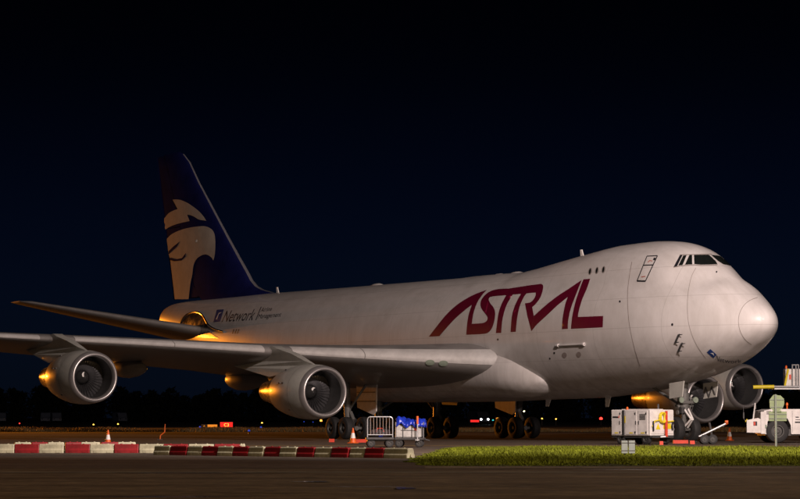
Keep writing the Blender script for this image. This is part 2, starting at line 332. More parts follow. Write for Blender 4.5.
# far wood behind the airfield: one dark mass
N = 90000; LEAF = mat('dark_wood_leaves', (.012, .016, .008), .8, var=.4, scale=.4)
nt_ = 150; tr = np.linspace(-150, 150, nt_)+RNG.normal(0, 1.2, nt_); th = 7.0+2.6*RNG.random(nt_)+1.2*np.sin(tr*.045+1); td = 655+18*RNG.random(nt_); tw = 2.0+1.6*RNG.random(nt_)
k = RNG.integers(0, nt_, N); ph = RNG.random(N)*6.283; q = RNG.random(N); zz = th[k]*(.08+.92*q); prof = np.sqrt(np.clip(1-((q-.45)/.56)**2, .02, 1))
rad_ = tw[k]*prof*np.sqrt(RNG.random(N)); base = CAM[None, :2]+GR[None]*(tr[k]+rad_*np.cos(ph))[:, None]+GF[None]*(td[k]+rad_*np.sin(ph))[:, None]
V = np.concatenate([base, zz[:, None]], 1)[:, None, :]+RNG.normal(0, .38, (N, 3, 3)); V[..., 2] = np.maximum(V[..., 2], .02)
g = stuff(tri_cloud('far_wood', V.astype(np.float32), LEAF)); tag(g, 'dark far-off wood along the airfield boundary', 'wood')

# ================================================================== AIRCRAFT (nose at X=0 pointing +X, starboard = -Y)
plane = thing('cargo_airplane', 'large white four-engined cargo jet with red lettering and dark blue tail', 'airplane', (0, 0, 0))
T = [  # s, crown, keel, half width, widest height, upper lobe half width (0 = none)
 (.95, 5.68, 5.68, 0, 5.68, 0), (1.05, 6.03, 5.32, .40, 5.66, 0), (1.35, 6.35, 5.02, .80, 5.62, 0), (1.8, 6.67, 4.72, 1.16, 5.54, 0), (2.4, 7.06, 4.42, 1.53, 5.5, 0),
 (3.1, 7.50, 4.07, 1.88, 5.48, 0), (3.8, 7.95, 3.79, 2.17, 5.47, .9), (4.4, 8.33, 3.60, 2.38, 5.47, 1.5), (4.9, 8.60, 3.47, 2.54, 5.48, 1.75), (5.5, 8.96, 3.30, 2.70, 5.5, 1.95), (6.5, 9.44, 3.08, 2.91, 5.52, 2.25),
 (8, 9.76, 2.82, 3.1, 5.55, 2.42), (10, 9.87, 2.55, 3.2, 5.58, 2.5), (12, 9.84, 2.38, 3.25, 5.6, 2.55), (15, 9.59, 2.20, 3.25, 5.6, 2.58), (19, 9.17, 2.14, 3.25, 5.6, 2.6), (21.6, 8.88, 2.10, 3.25, 5.6, 2.6),
 (24, 8.90, 2.06, 3.25, 5.6, 2.6), (30, 8.93, 2.05, 3.25, 5.6, 0), (36, 8.96, 2.08, 3.25, 5.6, 0), (44, 9.0, 2.25, 3.25, 5.65, 0), (48, 9.03, 2.5, 3.18, 5.75, 0), (52, 9.06, 3.1, 2.98, 6.0, 0), (56, 9.06, 3.95, 2.62, 6.4, 0), (60, 9.06, 4.9, 2.12, 6.85, 0),
 (64, 9.04, 5.9, 1.5, 7.35, 0), (66.5, 8.97, 6.6, 1.05, 7.7, 0), (67.8, 8.80, 6.98, .78, 7.85, 0), (68.4, 8.55, 7.2, .58, 7.88, 0), (68.62, 8.35, 7.4, .42, 7.88, 0)]
S0 = T[0][0]; q = [math.sqrt(t[0]-S0) for t in T]; FN = [pchip(q, [t[i] for t in T]) for i in range(1, 6)]
NTH = 96; ANG = [2*math.pi*i/NTH for i in range(NTH)]
def hull_section(s):
    zt, zb, hw, zw, w2 = [f(math.sqrt(s-S0)) for f in FN]
    out = []
    hump = 1.0 if 2.4 < s < 24 else 0.0
    bu = zt-zw
    kk = min(1, w2/1.6); kk = kk*kk*(3-2*kk); bu = bu*(1-kk)+min(bu, hw*1.035)*kk
    for a in ANG:
        cy, cz = math.sin(a), math.cos(a)             # a = 0 is the crown
        b = bu if cz > 0 else zw-zb
        r1 = 1/math.sqrt((cy/max(hw, 1e-5))**2+(cz/max(b, 1e-5))**2) if hw > 1e-4 else 0
        r = r1
        if w2 > .25:
            b2 = min(2.25, .55*(zt-zw)+.3); c2 = zt-b2-zw
            A = (cy/w2)**2+(cz/b2)**2; B = -2*cz*c2/b2**2; Cc = (c2/b2)**2-1; D = B*B-4*A*Cc
            if D > 0:
                r2 = (-B+math.sqrt(D))/(2*A)
                if r2 > 0:
                    k = .22; h = max(k-abs(r1-r2), 0)/k; r = max(r1, r2)+h*h*k*.25
                    if abs(cy) < .05: r = min(r, max(r1, r2)+.02)
        out.append((-s, -r*cy, zw+r*cz))
    return out
SS = [round(float(v), 4) for v in np.concatenate([S0+np.linspace(.05, 1.1, 30)**2, np.arange(2.26, 12.4, .11), np.arange(12.5, 67.6, .42), np.linspace(67.7, 68.62, 8)])]
HG = np.array([hull_section(s) for s in SS]); kn = [k for k, s in enumerate(SS) if 2.3 < s < 9.5]
for _ in range(14):
    G2 = HG.copy()
    for k in kn: wgt = .5*min(1, (SS[k]-2.3)/.8, (9.5-SS[k])/2); G2[k, :, 1:] = HG[k, :, 1:]*(1-wgt)+wgt*.5*(HG[k-1, :, 1:]+HG[k+1, :, 1:])
    HG = G2
b = MB(); b.v.append((-S0, 0, T[0][1]))
for row in HG: b.v += [tuple(p) for p in row]
for i in range(NTH): b.f.append((0, 1+(i+1) % NTH, 1+i))
for k in range(len(SS)-1):
    for i in range(NTH): j = (i+1) % NTH; a = 1+k*NTH; b.f.append((a+i, a+j, a+NTH+j, a+NTH+i))
a = 1+(len(SS)-1)*NTH; b.f.append(tuple(range(a, a+NTH)))
fus = b.build('fuselage', HULL, plane, smooth=True, angle=60)
def bvh_of(*objs):
    V, F = [], []
    for o in objs:
        k = len(V); V += [v.co.copy() for v in o.data.vertices]; F += [tuple(i+k for i in p.vertices) for p in o.data.polygons]
    return BVHTree.FromPolygons(V, F)
HB = bvh_of(fus)
MB_ = MB
MB().lathe([(0, .30), (.05, .30), (.05, .24), (-.1, .22)], (-68.58, 0, 7.88), (-1, 0, 0), 24).build('exhaust_outlet', NOZ, fus, True)

SEAL = mat('bare_seal_plate', (.5, .46, .42), .25, metal=.9, var=.2, scale=2.5, rvar=.12, bump=.25, bscale=1.5)
# flat print laid on the skin: outlines traced in the photograph, dropped onto the surface they lie on
CV = Vector(CAM)
def drop(u, v, bvh, cen, off, ylim=None):
    for t in [i/24 for i in range(25)]:
        uu = u+(cen[0]-u)*t; vv = v+(cen[1]-v)*t
        h = bvh.ray_cast(CV, Vector(ray(uu, vv)).normalized())
        if h[0] is not None and (ylim is None or h[0].y < ylim):
            n = h[1]
            if n.dot(CV-h[0]) < 0: n = -n
            return h[0]+n*off
    return None
def flat_mesh(poly=None, me=None, maxlen=4.0, xf=None):
    bm = bmesh.new()
    if poly is not None: bm.faces.new([bm.verts.new((p[0], p[1], 0)) for p in poly])
    else: bm.from_mesh(me)
    if xf:
        for v in bm.verts: p = xf(v.co.x, v.co.y); v.co = (p[0], p[1], 0)
    bm.normal_update(); bmesh.ops.triangulate(bm, faces=bm.faces[:], quad_method='BEAUTY', ngon_method='EAR_CLIP')
    for _ in range(7):
        es = [e for e in bm.edges if e.calc_length() > maxlen]
        if not es: break
        bmesh.ops.subdivide_edges(bm, edges=es, cuts=1); bmesh.ops.triangulate(bm, faces=[f for f in bm.faces if len(f.verts) > 3])
    return bm
def decal(name, m, bvh, parent, poly=None, me=None, xf=None, off=.012, maxlen=4.0, mirror=False, ylim=None):
    bm = flat_mesh(poly, me, maxlen, xf)
    if len(bm.verts) == 0: bm.free(); return None
    cen = (sum(v.co.x for v in bm.verts)/len(bm.verts), sum(v.co.y for v in bm.verts)/len(bm.verts))
    for v in bm.verts:
        p = drop(v.co.x, v.co.y, bvh, cen, off, ylim)
        v.co = p if p is not None else Vector((0, 0, -50))
    bad = [v for v in bm.verts if v.co.z < -20]
    if bad: bmesh.ops.delete(bm, geom=bad, context='VERTS')
    if mirror:
        for v in bm.verts: v.co.y = -v.co.y
    bmesh.ops.recalc_face_normals(bm, faces=bm.faces)
    for f in bm.faces: f.smooth = True
    m2 = bpy.data.meshes.new(name); bm.to_mesh(m2); bm.free(); m2.materials.append(m)
    o = bpy.data.objects.new(name, m2); COL.objects.link(o); o.parent = parent; return o
def line_poly(pts, wpx):
    L, R = [], []
    for i, p in enumerate(pts):
        a = pts[max(i-1, 0)]; c = pts[min(i+1, len(pts)-1)]; dx, dy = c[0]-a[0], c[1]-a[1]; n = math.hypot(dx, dy); nx, ny = -dy/n*wpx/2, dx/n*wpx/2
        L.append((p[0]+nx, p[1]+ny)); R.append((p[0]-nx, p[1]-ny))
    return L+R[::-1]
def curve(pts, n=6):                                     # smooth an open outline
    out = []
    for i in range(len(pts)-1):
        p0 = pts[max(i-1, 0)]; p1 = pts[i]; p2 = pts[i+1]; p3 = pts[min(i+2, len(pts)-1)]
        for k in range(n):
            t = k/n; out.append(tuple(.5*((2*p1[j])+(-p0[j]+p2[j])*t+(2*p0[j]-5*p1[j]+4*p2[j]-p3[j])*t*t+(-p0[j]+3*p1[j]-3*p2[j]+p3[j])*t**3) for j in (0, 1)))
    return out+[pts[-1]]
LET = {
 'A': curve([(429.1, 336.6), (439.2, 323.5), (448.8, 312.3), (460, 302.9), (472.9, 295.4), (487, 289.8)])[:-1]+curve([(487, 289.8), (482.3, 295.2), (477.4, 302.7), (474.2, 311.5), (472.8, 318), (472, 323.8)])+[(472, 334.5), (466.5, 334.7)]+curve([(466.5, 334.7), (467.3, 324.3), (468.9, 314.7), (472, 305)])[1:]+curve([(472, 305), (466.5, 309), (455.3, 318.7), (446.4, 328.3), (439.6, 336.2)])[1:],
 'S': [(472.1, 323.8)]+curve([(480, 323.5), (484.5, 322.6), (487.3, 320.3), (487.6, 317), (484.9, 313), (481.9, 309), (480.6, 304.6), (481.8, 299.5), (485.6, 294.8), (490.8, 291.2), (498.5, 289.2), (509, 288.6)])+[(509, 295)]+curve([(499, 295.8), (493.7, 296.3), (490, 297.4), (488.9, 299.7), (490.5, 303.5), (493.7, 307.5), (495.3, 313), (494.5, 321), (492, 328.3), (488, 332.8), (482, 334)])+[(472.1, 334.5)],
 'T': [(509.1, 288.6), (526, 286), (526, 293.5), (513, 294.6)]+curve([(513, 294.6), (506.5, 305.9), (502.7, 319.5), (501.4, 332.8)])[1:]+[(496.1, 333.1)]+curve([(496.1, 333.1), (498.5, 314.7), (501.7, 304.3), (506.5, 295.1)])[1:]+[(509.1, 295)],
 'R': [(526.1, 285.9), (540, 284.1)]+curve([(541.3, 283.9), (543.3, 285.8), (542.9, 290.6), (540.4, 297.9), (535.6, 304.3), (532.4, 307)])+[(534, 316), (531.6, 331), (527.6, 316.3), (525.2, 303.3)]+curve([(525.2, 303.3), (530.8, 302.2), (534.8, 297.9), (536, 293.8), (534.8, 292.6), (526.8, 293.5)])[1:]+curve([(526.8, 293.5), (523.6, 297.9), (519.6, 307.5), (517.2, 319.5), (516, 331.7)])[1:]+[(510.8, 332)]+curve([(510.8, 332), (512.4, 314.7), (516.4, 302.7), (521.2, 293.9)])[1:]+[(526.1, 293.5)],
 'A2': [(531.7, 331), (534.1, 316)]+curve([(534.1, 316), (545.3, 305.9), (558, 296), (569.3, 288.6), (582.1, 279.9)])[1:]+curve([(582.1, 279.9), (576.5, 293.8), (570.9, 309), (568.5, 320.3), (568, 328.8)])[1:]+[(562.2, 329.1)]+curve([(562.2, 329.1), (562.9, 317.9), (565.3, 305), (568, 297)])[1:]+[(558, 305), (546, 316.3), (537.2, 324.3)],
 'L': [(583.7, 279.4), (590.4, 278.8)]+curve([(590.4, 278.8), (586.9, 289), (582.1, 300.3), (578.9, 311.5), (578.1, 317)])[1:]+[(603.4, 316), (602.9, 327.3), (571.2, 328.8)]+curve([(571.2, 328.8), (572.5, 316.3), (575.7, 301.9), (580.5, 287.4), (583.7, 279.4)])[1:-1]}
decal('stabiliser_seal_plate', SEAL, HB, fus, curve([(178, 336), (181, 324), (185.5, 316.5), (191, 313.2), (197, 312.4), (202, 314.6), (205.5, 319.5), (207.6, 327), (212, 334), (219, 338.5)]), off=.02)
arch = [drop(u, v, HB, (u, v), .03) for u, v in curve([(179, 333), (181.4, 323.5), (185.5, 316.5), (191, 313.2), (197, 312.4), (202, 314.6), (205.5, 319.5), (209, 325), (215, 329), (224, 332)])]
MB().path([p for p in arch if p is not None], .07, 8).build('seal_rim', CHR, fus, True, 80)
for k, p in LET.items(): decal('letter', RED, HB, fus, p)

# tail titles and nose title
def text_mesh(body, shear=0.0):
    c = bpy.data.curves.new('txt', 'FONT'); c.body = body; c.shear = shear; c.resolution_u = 3
    o = bpy.data.objects.new('txt', c); COL.objects.link(o); dg = bpy.context.evaluated_depsgraph_get(); me = bpy.data.meshes.new_from_object(o.evaluated_get(dg))
    bpy.data.objects.remove(o); xs = [v.co.x for v in me.vertices]; ys = [v.co.y for v in me.vertices]
    return me, min(xs), max(xs), 0.0, max(ys)
def title(body, p0, p1, h, sx, m, name='title'):
    me, x0, x1, y0, y1 = text_mesh(body)
    xf = lambda x, y: (p0[0]+(p1[0]-p0[0])*(x-x0)/(x1-x0)+sx*(y-y0)/(y1-y0), p0[1]+(p1[1]-p0[1])*(x-x0)/(x1-x0)-h*(y-y0)/(y1-y0))
    return decal(name, m, HB, fus, me=me, xf=xf, off=.012, maxlen=3.0)
INKT = mat('title_slate', (.03, .035, .05), .45, var=.1, scale=3)
title('Network', (221.8, 322.0), (252.6, 320.2), 11.2, 5.2, INKT)
title('Airline', (260.6, 312.0), (271.4, 310.9), 4.2, 1.9, INKT)
title('Management', (257.6, 318.6), (280.6, 316.6), 4.4, 1.9, INKT)
decal('slash', INKT, HB, fus, line_poly([(256.0, 320), (261.4, 306.8)], .7))
decal('logo', LOGO, HB, fus, [(213.6, 322.2), (217.0, 309.8), (224.0, 309.4), (220.2, 321.6)])
decal('logo_mark', WHT, HB, fus, [(216.0, 319.5), (219, 313), (222.3, 312.3), (219.2, 314.2), (217.4, 319.4)], off=.02)
for x in (232.6, 235.2, 237.6): decal('registration_mark', INKT, HB, fus, line_poly([(x, 333.6), (x+1.6, 329.2)], .9))
decal('logo', LOGO, HB, fus, [(706.8, 352.3), (710.4, 348.9), (716.8, 354.7), (713.4, 358.0)])
decal('logo_mark', WHT, HB, fus, [(710.2, 352.8), (713.4, 352.6), (714.2, 355.6), (712.4, 353.9)], off=.02)
NB = curve([(715.2, 359.8), (718.5, 361.0), (722, 362.0), (727, 362.8), (732, 363.2), (737, 363.0), (741.5, 362.2)], 8)
def nose_title():
    me, x0, x1, y0, y1 = text_mesh('Network'); n = len(NB)-1
    def xf(x, y):
        t = (x-x0)/(x1-x0)*n; i = min(int(t), n-1); f = t-i; p = [NB[i][j]+(NB[i+1][j]-NB[i][j])*f for j in (0, 1)]
        dx, dy = NB[i+1][0]-NB[i][0], NB[i+1][1]-NB[i][1]; L = math.hypot(dx, dy); k = (y-y0)/(y1-y0)*5.0*(1-.35*t/n)
        return (p[0]+dy/L*k, p[1]-dx/L*k)
    decal('title', INKT, HB, fus, me=me, xf=xf, maxlen=2.0)
nose_title()

# windscreen, doors, windows, probes
for k, p in enumerate([[(678.4, 265.9), (683.4, 255.7), (686.7, 255.5), (682.8, 265.1)], [(685.2, 264.8), (689.4, 255.4), (692.0, 255.3), (692.4, 264.5)], [(694.5, 264.3), (694.1, 255.3), (711.8, 255.0), (717.4, 264.3), (709, 264.7), (702, 264.9)]]):
    decal('windscreen_pane', GLASS, HB, fus, p, maxlen=2.0, off=.02, ylim=-.06); decal('windscreen_pane', GLASS, HB, fus, p, maxlen=2.0, off=.02, mirror=True, ylim=-.06)
decal('windscreen_surround', INK, HB, fus, [(673.6, 267.2), (680.0, 255.2), (682.6, 255.2), (677.2, 266.4)], maxlen=2.5)
decal('windscreen_surround', SEAM, HB, fus, line_poly([(673.6, 267.4), (684, 265.6), (694, 265.0), (702, 265.6), (710, 265.3), (717.6, 264.9)], .8), maxlen=2.5)
decal('windscreen_surround', SEAM, HB, fus, line_poly([(680.0, 254.9), (694, 254.7), (712.2, 254.3)], .7), maxlen=2.5)
for (u, v) in ((590.2, 271.4), (597.0, 270.5), (603.6, 269.7)):
    ring = lambda a, c: [(u+a*math.cos(t)+.30*c*-math.sin(t)*.5, v+c*math.sin(t)) for t in [2*math.pi*i/16 for i in range(16)]]
    decal('window', SEAM, HB, fus, ring(1.75, 3.6), off=.008, maxlen=3); decal('window_pane', GLASS, HB, fus, ring(.95, 2.7), off=.016, maxlen=3)
DO = [(647.2, 256.2), (657.6, 255.8), (645.6, 281.2), (637.2, 281.0), (647.2, 256.2)]
decal('door_outline', INK, HB, fus, line_poly(DO[:2], .9)); decal('door_outline', INK, HB, fus, line_poly(DO[1:3], .9)); decal('door_outline', INK, HB, fus, line_poly(DO[2:4], 1.5)); decal('door_outline', INK, HB, fus, line_poly(DO[3:5], .8))
decal('door_outline', INK, HB, fus, line_poly([(643.6, 265.4), (653.4, 265.0)], 1.0)); decal('door_handle', INK, HB, fus, [(654.0, 258.0), (656.0, 258.0), (655.2, 260.4), (653.2, 260.2)], off=.02)
MARK = mat('faded_red_marking', (.5, .16, .12), .5, var=.2, scale=8)
decal('door_marking', MARK, HB, fus, line_poly([(648.0, 262.4), (650, 260.6), (652.4, 261.2)], .8)); decal('door_marking', MARK, HB, fus, line_poly([(641.5, 277.0), (645.5, 276.4)], .9))
SOFT = mat('seam_soft', (.33, .28, .26), .6, var=.15, scale=3)
decal('nose_door_seam', SEAM, HB, fus, line_poly(curve([(696, 268), (691.5, 277), (688.4, 292), (687.6, 307), (688.6, 322), (692.5, 336), (698.5, 348), (706, 358.5)]), .42), maxlen=3)
decal('skin_seam', SOFT, HB, fus, line_poly(curve([(632, 262), (628, 290), (629, 320), (634, 346), (640, 366)]), .5), maxlen=3)
decal('radome_seam', SEAM, HB, fus, line_poly(curve([(757.5, 297.6), (749.5, 300.8), (743.2, 306.5), (739.4, 314.5), (738.6, 323), (740.6, 332), (745.2, 339.6), (751.5, 344.6)]), .5), maxlen=2)
for pts, wd_ in ((((620, 301.6),), 1.8), (((672.4, 324.6),), 2.2), (((550, 358.6),), 1.6), (((554.4, 353.0),), 1.8), (((498, 339.5),), 1.6), (((716.6, 272.0),), 1.5)):
    u, v = pts[0]; decal('static_port', INK, HB, fus, [(u+wd_/2*math.cos(t), v+wd_*.62*math.sin(t)) for t in [2*math.pi*i/10 for i in range(10)]])
for (u, v) in ((564.5, 355.2), (578.8, 354.6)): decal('access_panel', SOFT, HB, fus, [(u+2.4*math.cos(t), v+2.8*math.sin(t)) for t in [2*math.pi*i/14 for i in range(14)]])
def hullpt(u, v, off): return drop(u, v, HB, (u, v), off)
for u, v in ((676.2, 342.0), (679.0, 350.6)):            # air data probes standing off the skin
    lo, hi = hullpt(u, v, .07), hullpt(u+3.4, v-7.4, .07); m = MB(); m.tube(lo, hi, .05, .05, 8)
    for q_, uu, vv in ((lo, u, v), (hi, u+3.4, v-7.4)): m.tube(hullpt(uu, vv, -.02), q_, .04, n=8); m.tube(q_, q_+Vector((.33, -.03, .01)), .03, .015, 8)
    m.build('air_data_probe', STEEL, fus, True)
a, c = hullpt(557.5, 345.4, .05), hullpt(585, 344.0, .05)
m = MB(); m.tube(a, c, .05, n=10); m.tube(a+(c-a)*.0, a+(c-a)*.07, .085, n=10); m.tube(a+(c-a)*.93, c, .085, n=10); m.build('side_rail', HULL, fus, True)
for (s, z0, h) in ((16.4, 9.45, .40), (51.3, 9.05, .38)):
    m = MB(); m.prism([(-s, z0-.1), (-s-.30, z0-.1), (-s-.36, z0+h), (-s-.22, z0+h)], -.03, .03); m.build('blade_antenna', WHT, fus)
for s, z0 in ((23.0, 8.86), (24.8, 8.84), (38.5, 8.92)):
    m = MB(); m.lathe([(-.75, .02), (-.6, .12), (-.2, .2), (.3, .2), (.65, .1), (.8, .02)], (-s, 0, z0+.02), (1, 0, 0), 14, ell=.7); m.build('antenna_fairing', HULL, fus, True)
for s, h in ((14.0, .5), (19.6, .35)):
    zb = FN[1](math.sqrt(s-S0)); m = MB(); m.prism([(-s, zb+.1), (-s-.5, zb+.1), (-s-.5, zb-h), (-s-.26, zb-h)], -.03, .03); m.build('belly_antenna', WHT, fus)
# wing to body fairing, both sides
FR = [(16.75, 3.12, .02, .2), (16.82, 3.12, .22, .64), (17.05, 3.15, .46, .88), (17.45, 3.2, .72, 1.10), (18.1, 3.3, 1.0, 1.34), (18.9, 3.44, 1.24, 1.54), (20.1, 3.58, 1.40, 1.72), (22, 3.66, 1.46, 1.82), (26, 3.68, 1.46, 1.86), (32, 3.5, 1.4, 1.8), (38, 3.35, 1.2, 1.6), (42, 3.3, .8, 1.2), (43.5, 3.3, .3, .8)]
ff = [pchip([f[0] for f in FR], [f[i] for f in FR]) for i in (1, 2, 3)]
for sg in (-1, 1):
    m = MB(); n = 36; st = np.concatenate([16.75+2.4*np.linspace(0, 1, 30)**2, np.linspace(19.4, 43.5, 50)])
    for s in st:
        zc, hz_, hy = [f(s) for f in ff]
        for i in range(n): t = 2*math.pi*i/n; m.v.append((-s, sg*(1.6+hy*math.copysign(abs(math.sin(t))**(.75 if math.cos(t) > 0 else 1.1), math.sin(t))), zc+hz_*math.copysign(abs(math.cos(t))**.9, math.cos(t))))
    for k in range(len(st)-1):
        for i in range(n): j = (i+1) % n; m.f.append((k*n+i, k*n+j, k*n+n+j, k*n+n+i))
    m.f += [tuple(range(n)), tuple(range((len(st)-1)*n, len(st)*n))]; m.build('wing_root_fairing', HULL, fus, True, 70)

# wings
def foil(n=26, t=.1, cam=.015):
    up, lo = [], []
    for i in range(n+1):
        x = .5*(1-math.cos(math.pi*i/n)); yt = 5*t*(.2969*math.sqrt(x)-.126*x-.3516*x*x+.2843*x**3-.1036*x**4); yc = cam*math.sin(math.pi*x**.8)-.006*x
        up.append((x, yc+yt)); lo.append((x, yc-yt*.92))
    return up[::-1]+lo[1:]
zle = pchip([2.5, 5, 8, 11.7, 15, 18, 21.2, 24, 28, 32], [4.1, 4.22, 4.40, 4.67, 4.95, 5.19, 5.42, 5.62, 5.94, 6.24])
thk = pchip([2.5, 12, 32], [.134, .100, .085]); inc = pchip([2.5, 12, 32], [3.8, 4.2, 3.0])
sle = lambda y: 20+(y-3.25)*.885
ste = lambda y: 36.8+(y-3)*.19 if y < 12 else 38.51+(y-12)*.555
def wing_pt(y, x, zc):
    c = ste(y)-sle(y); a = rad(inc(y)); return (sle(y)+c*(x*math.cos(a)+zc*math.sin(a)), zle(y)+c*(zc*math.cos(a)-x*math.sin(a)))
WY = [2.5, 3.6, 5, 6.5, 8, 10, 11, 12, 13, 15, 18, 21.1, 25, 29, 32]
wings = {}
for sg in (-1, 1):
    m = MB(); P0 = foil(); n = len(P0)
    for y in WY:
        for x, z in foil(t=thk(y)): s_, z_ = wing_pt(y, x, z); m.v.append((-s_, sg*y, z_))
    for k in range(len(WY)-1):
        for i in range(n-1): m.f.append((k*n+i, k*n+i+1, k*n+n+i+1, k*n+n+i))
        m.f.append((k*n+n-1, k*n, k*n+n, k*n+2*n-1))
    m.f += [tuple(range(n)), tuple(range((len(WY)-1)*n, len(WY)*n))]
    wg = m.build('wing', GREY, plane, True, 50); wings[sg] = wg
    # leading edge skin, in panels
    ybr = [5.3, 8.2, 11.4] if True else []; segs = [(3.1, 8.4), (8.43, 11.35), (12.5, 16.2), (16.23, 20.4), (21.9, 25.6), (25.63, 29.2), (29.23, 31.8)]
    for y0, y1 in segs:
        m = MB(); ys = np.linspace(y0, y1, 5); cnt = 0
        for y in ys:
            pr = [(x, z) for x, z in foil(40, t=thk(y))]; pr = [p for i_, p in enumerate(pr) if (p[0] < .05 and i_ <= 40) or p[0] < .010]
            cnt = len(pr)
            for x, z in pr: s_, z_ = wing_pt(y, x-.0022, z*1.03+.0005); m.v.append((-s_, sg*y, z_))
        for k in range(4):
            for i in range(cnt-1): m.f.append((k*cnt+i, k*cnt+i+1, k*cnt+cnt+i+1, k*cnt+cnt+i))
        m.build('leading_edge_flap', ALU, wg, True, 50)
    # winglet
    m = MB(); s0, s1 = sle(32), ste(32)
    for (ds_, dz, c, dy) in ((0, 0, 4.1, 0), (1.2, .25, 2.9, .35), (2.9, 1.8, 1.1, .9)):
        for x, z in foil(10, t=.08): m.v.append((-(s0+ds_+c*x), sg*(32+dy+z*c*.8), 6.14+dz))
    nn = len(foil(10))
    for k in range(2):
        for i in range(nn): j = (i+1) % nn; m.f.append((k*nn+i, k*nn+j, k*nn+nn+j, k*nn+nn+i))
    m.f.append(tuple(range(2*nn, 3*nn))); m.build('winglet', NAVY, wg, True)
    # flap track fairings
    for y, L, rr_ in ((7.2, 5.6, .42), (9.6, 5.4, .42), (15.6, 4.9, .40), (18.4, 4.6, .36), (24.6, 4.0, .32)):
        zt_ = zle(y)-(ste(y)-sle(y))*.062-.42; m = MB()
        pr = [(0, .03), (.25, .45*rr_), (.7, .75*rr_), (1.5, rr_), (2.5, rr_*1.05), (3.6, rr_*.85), (L-.5, rr_*.5), (L, .05)]
        m.lathe(pr, (-(ste(y)+.9), sg*y, zt_+.05), (1, 0, -.03), 20, ell=1.35); m.build('flap_track_fairing', GREY, wg, True)
WB = bvh_of(wings[-1])
LENS = mat('landing_light_lens', (.25, .30, .24), .12, var=.1, scale=6, spec=.8)
for u, v in ((430.2, 362.2), (443.6, 363.0)): decal('landing_light', LENS, WB, wings[-1], [(u+4.6*math.cos(t), v+2.6*math.sin(t)) for t in [2*math.pi*i/18 for i in range(18)]], off=.05, maxlen=3)

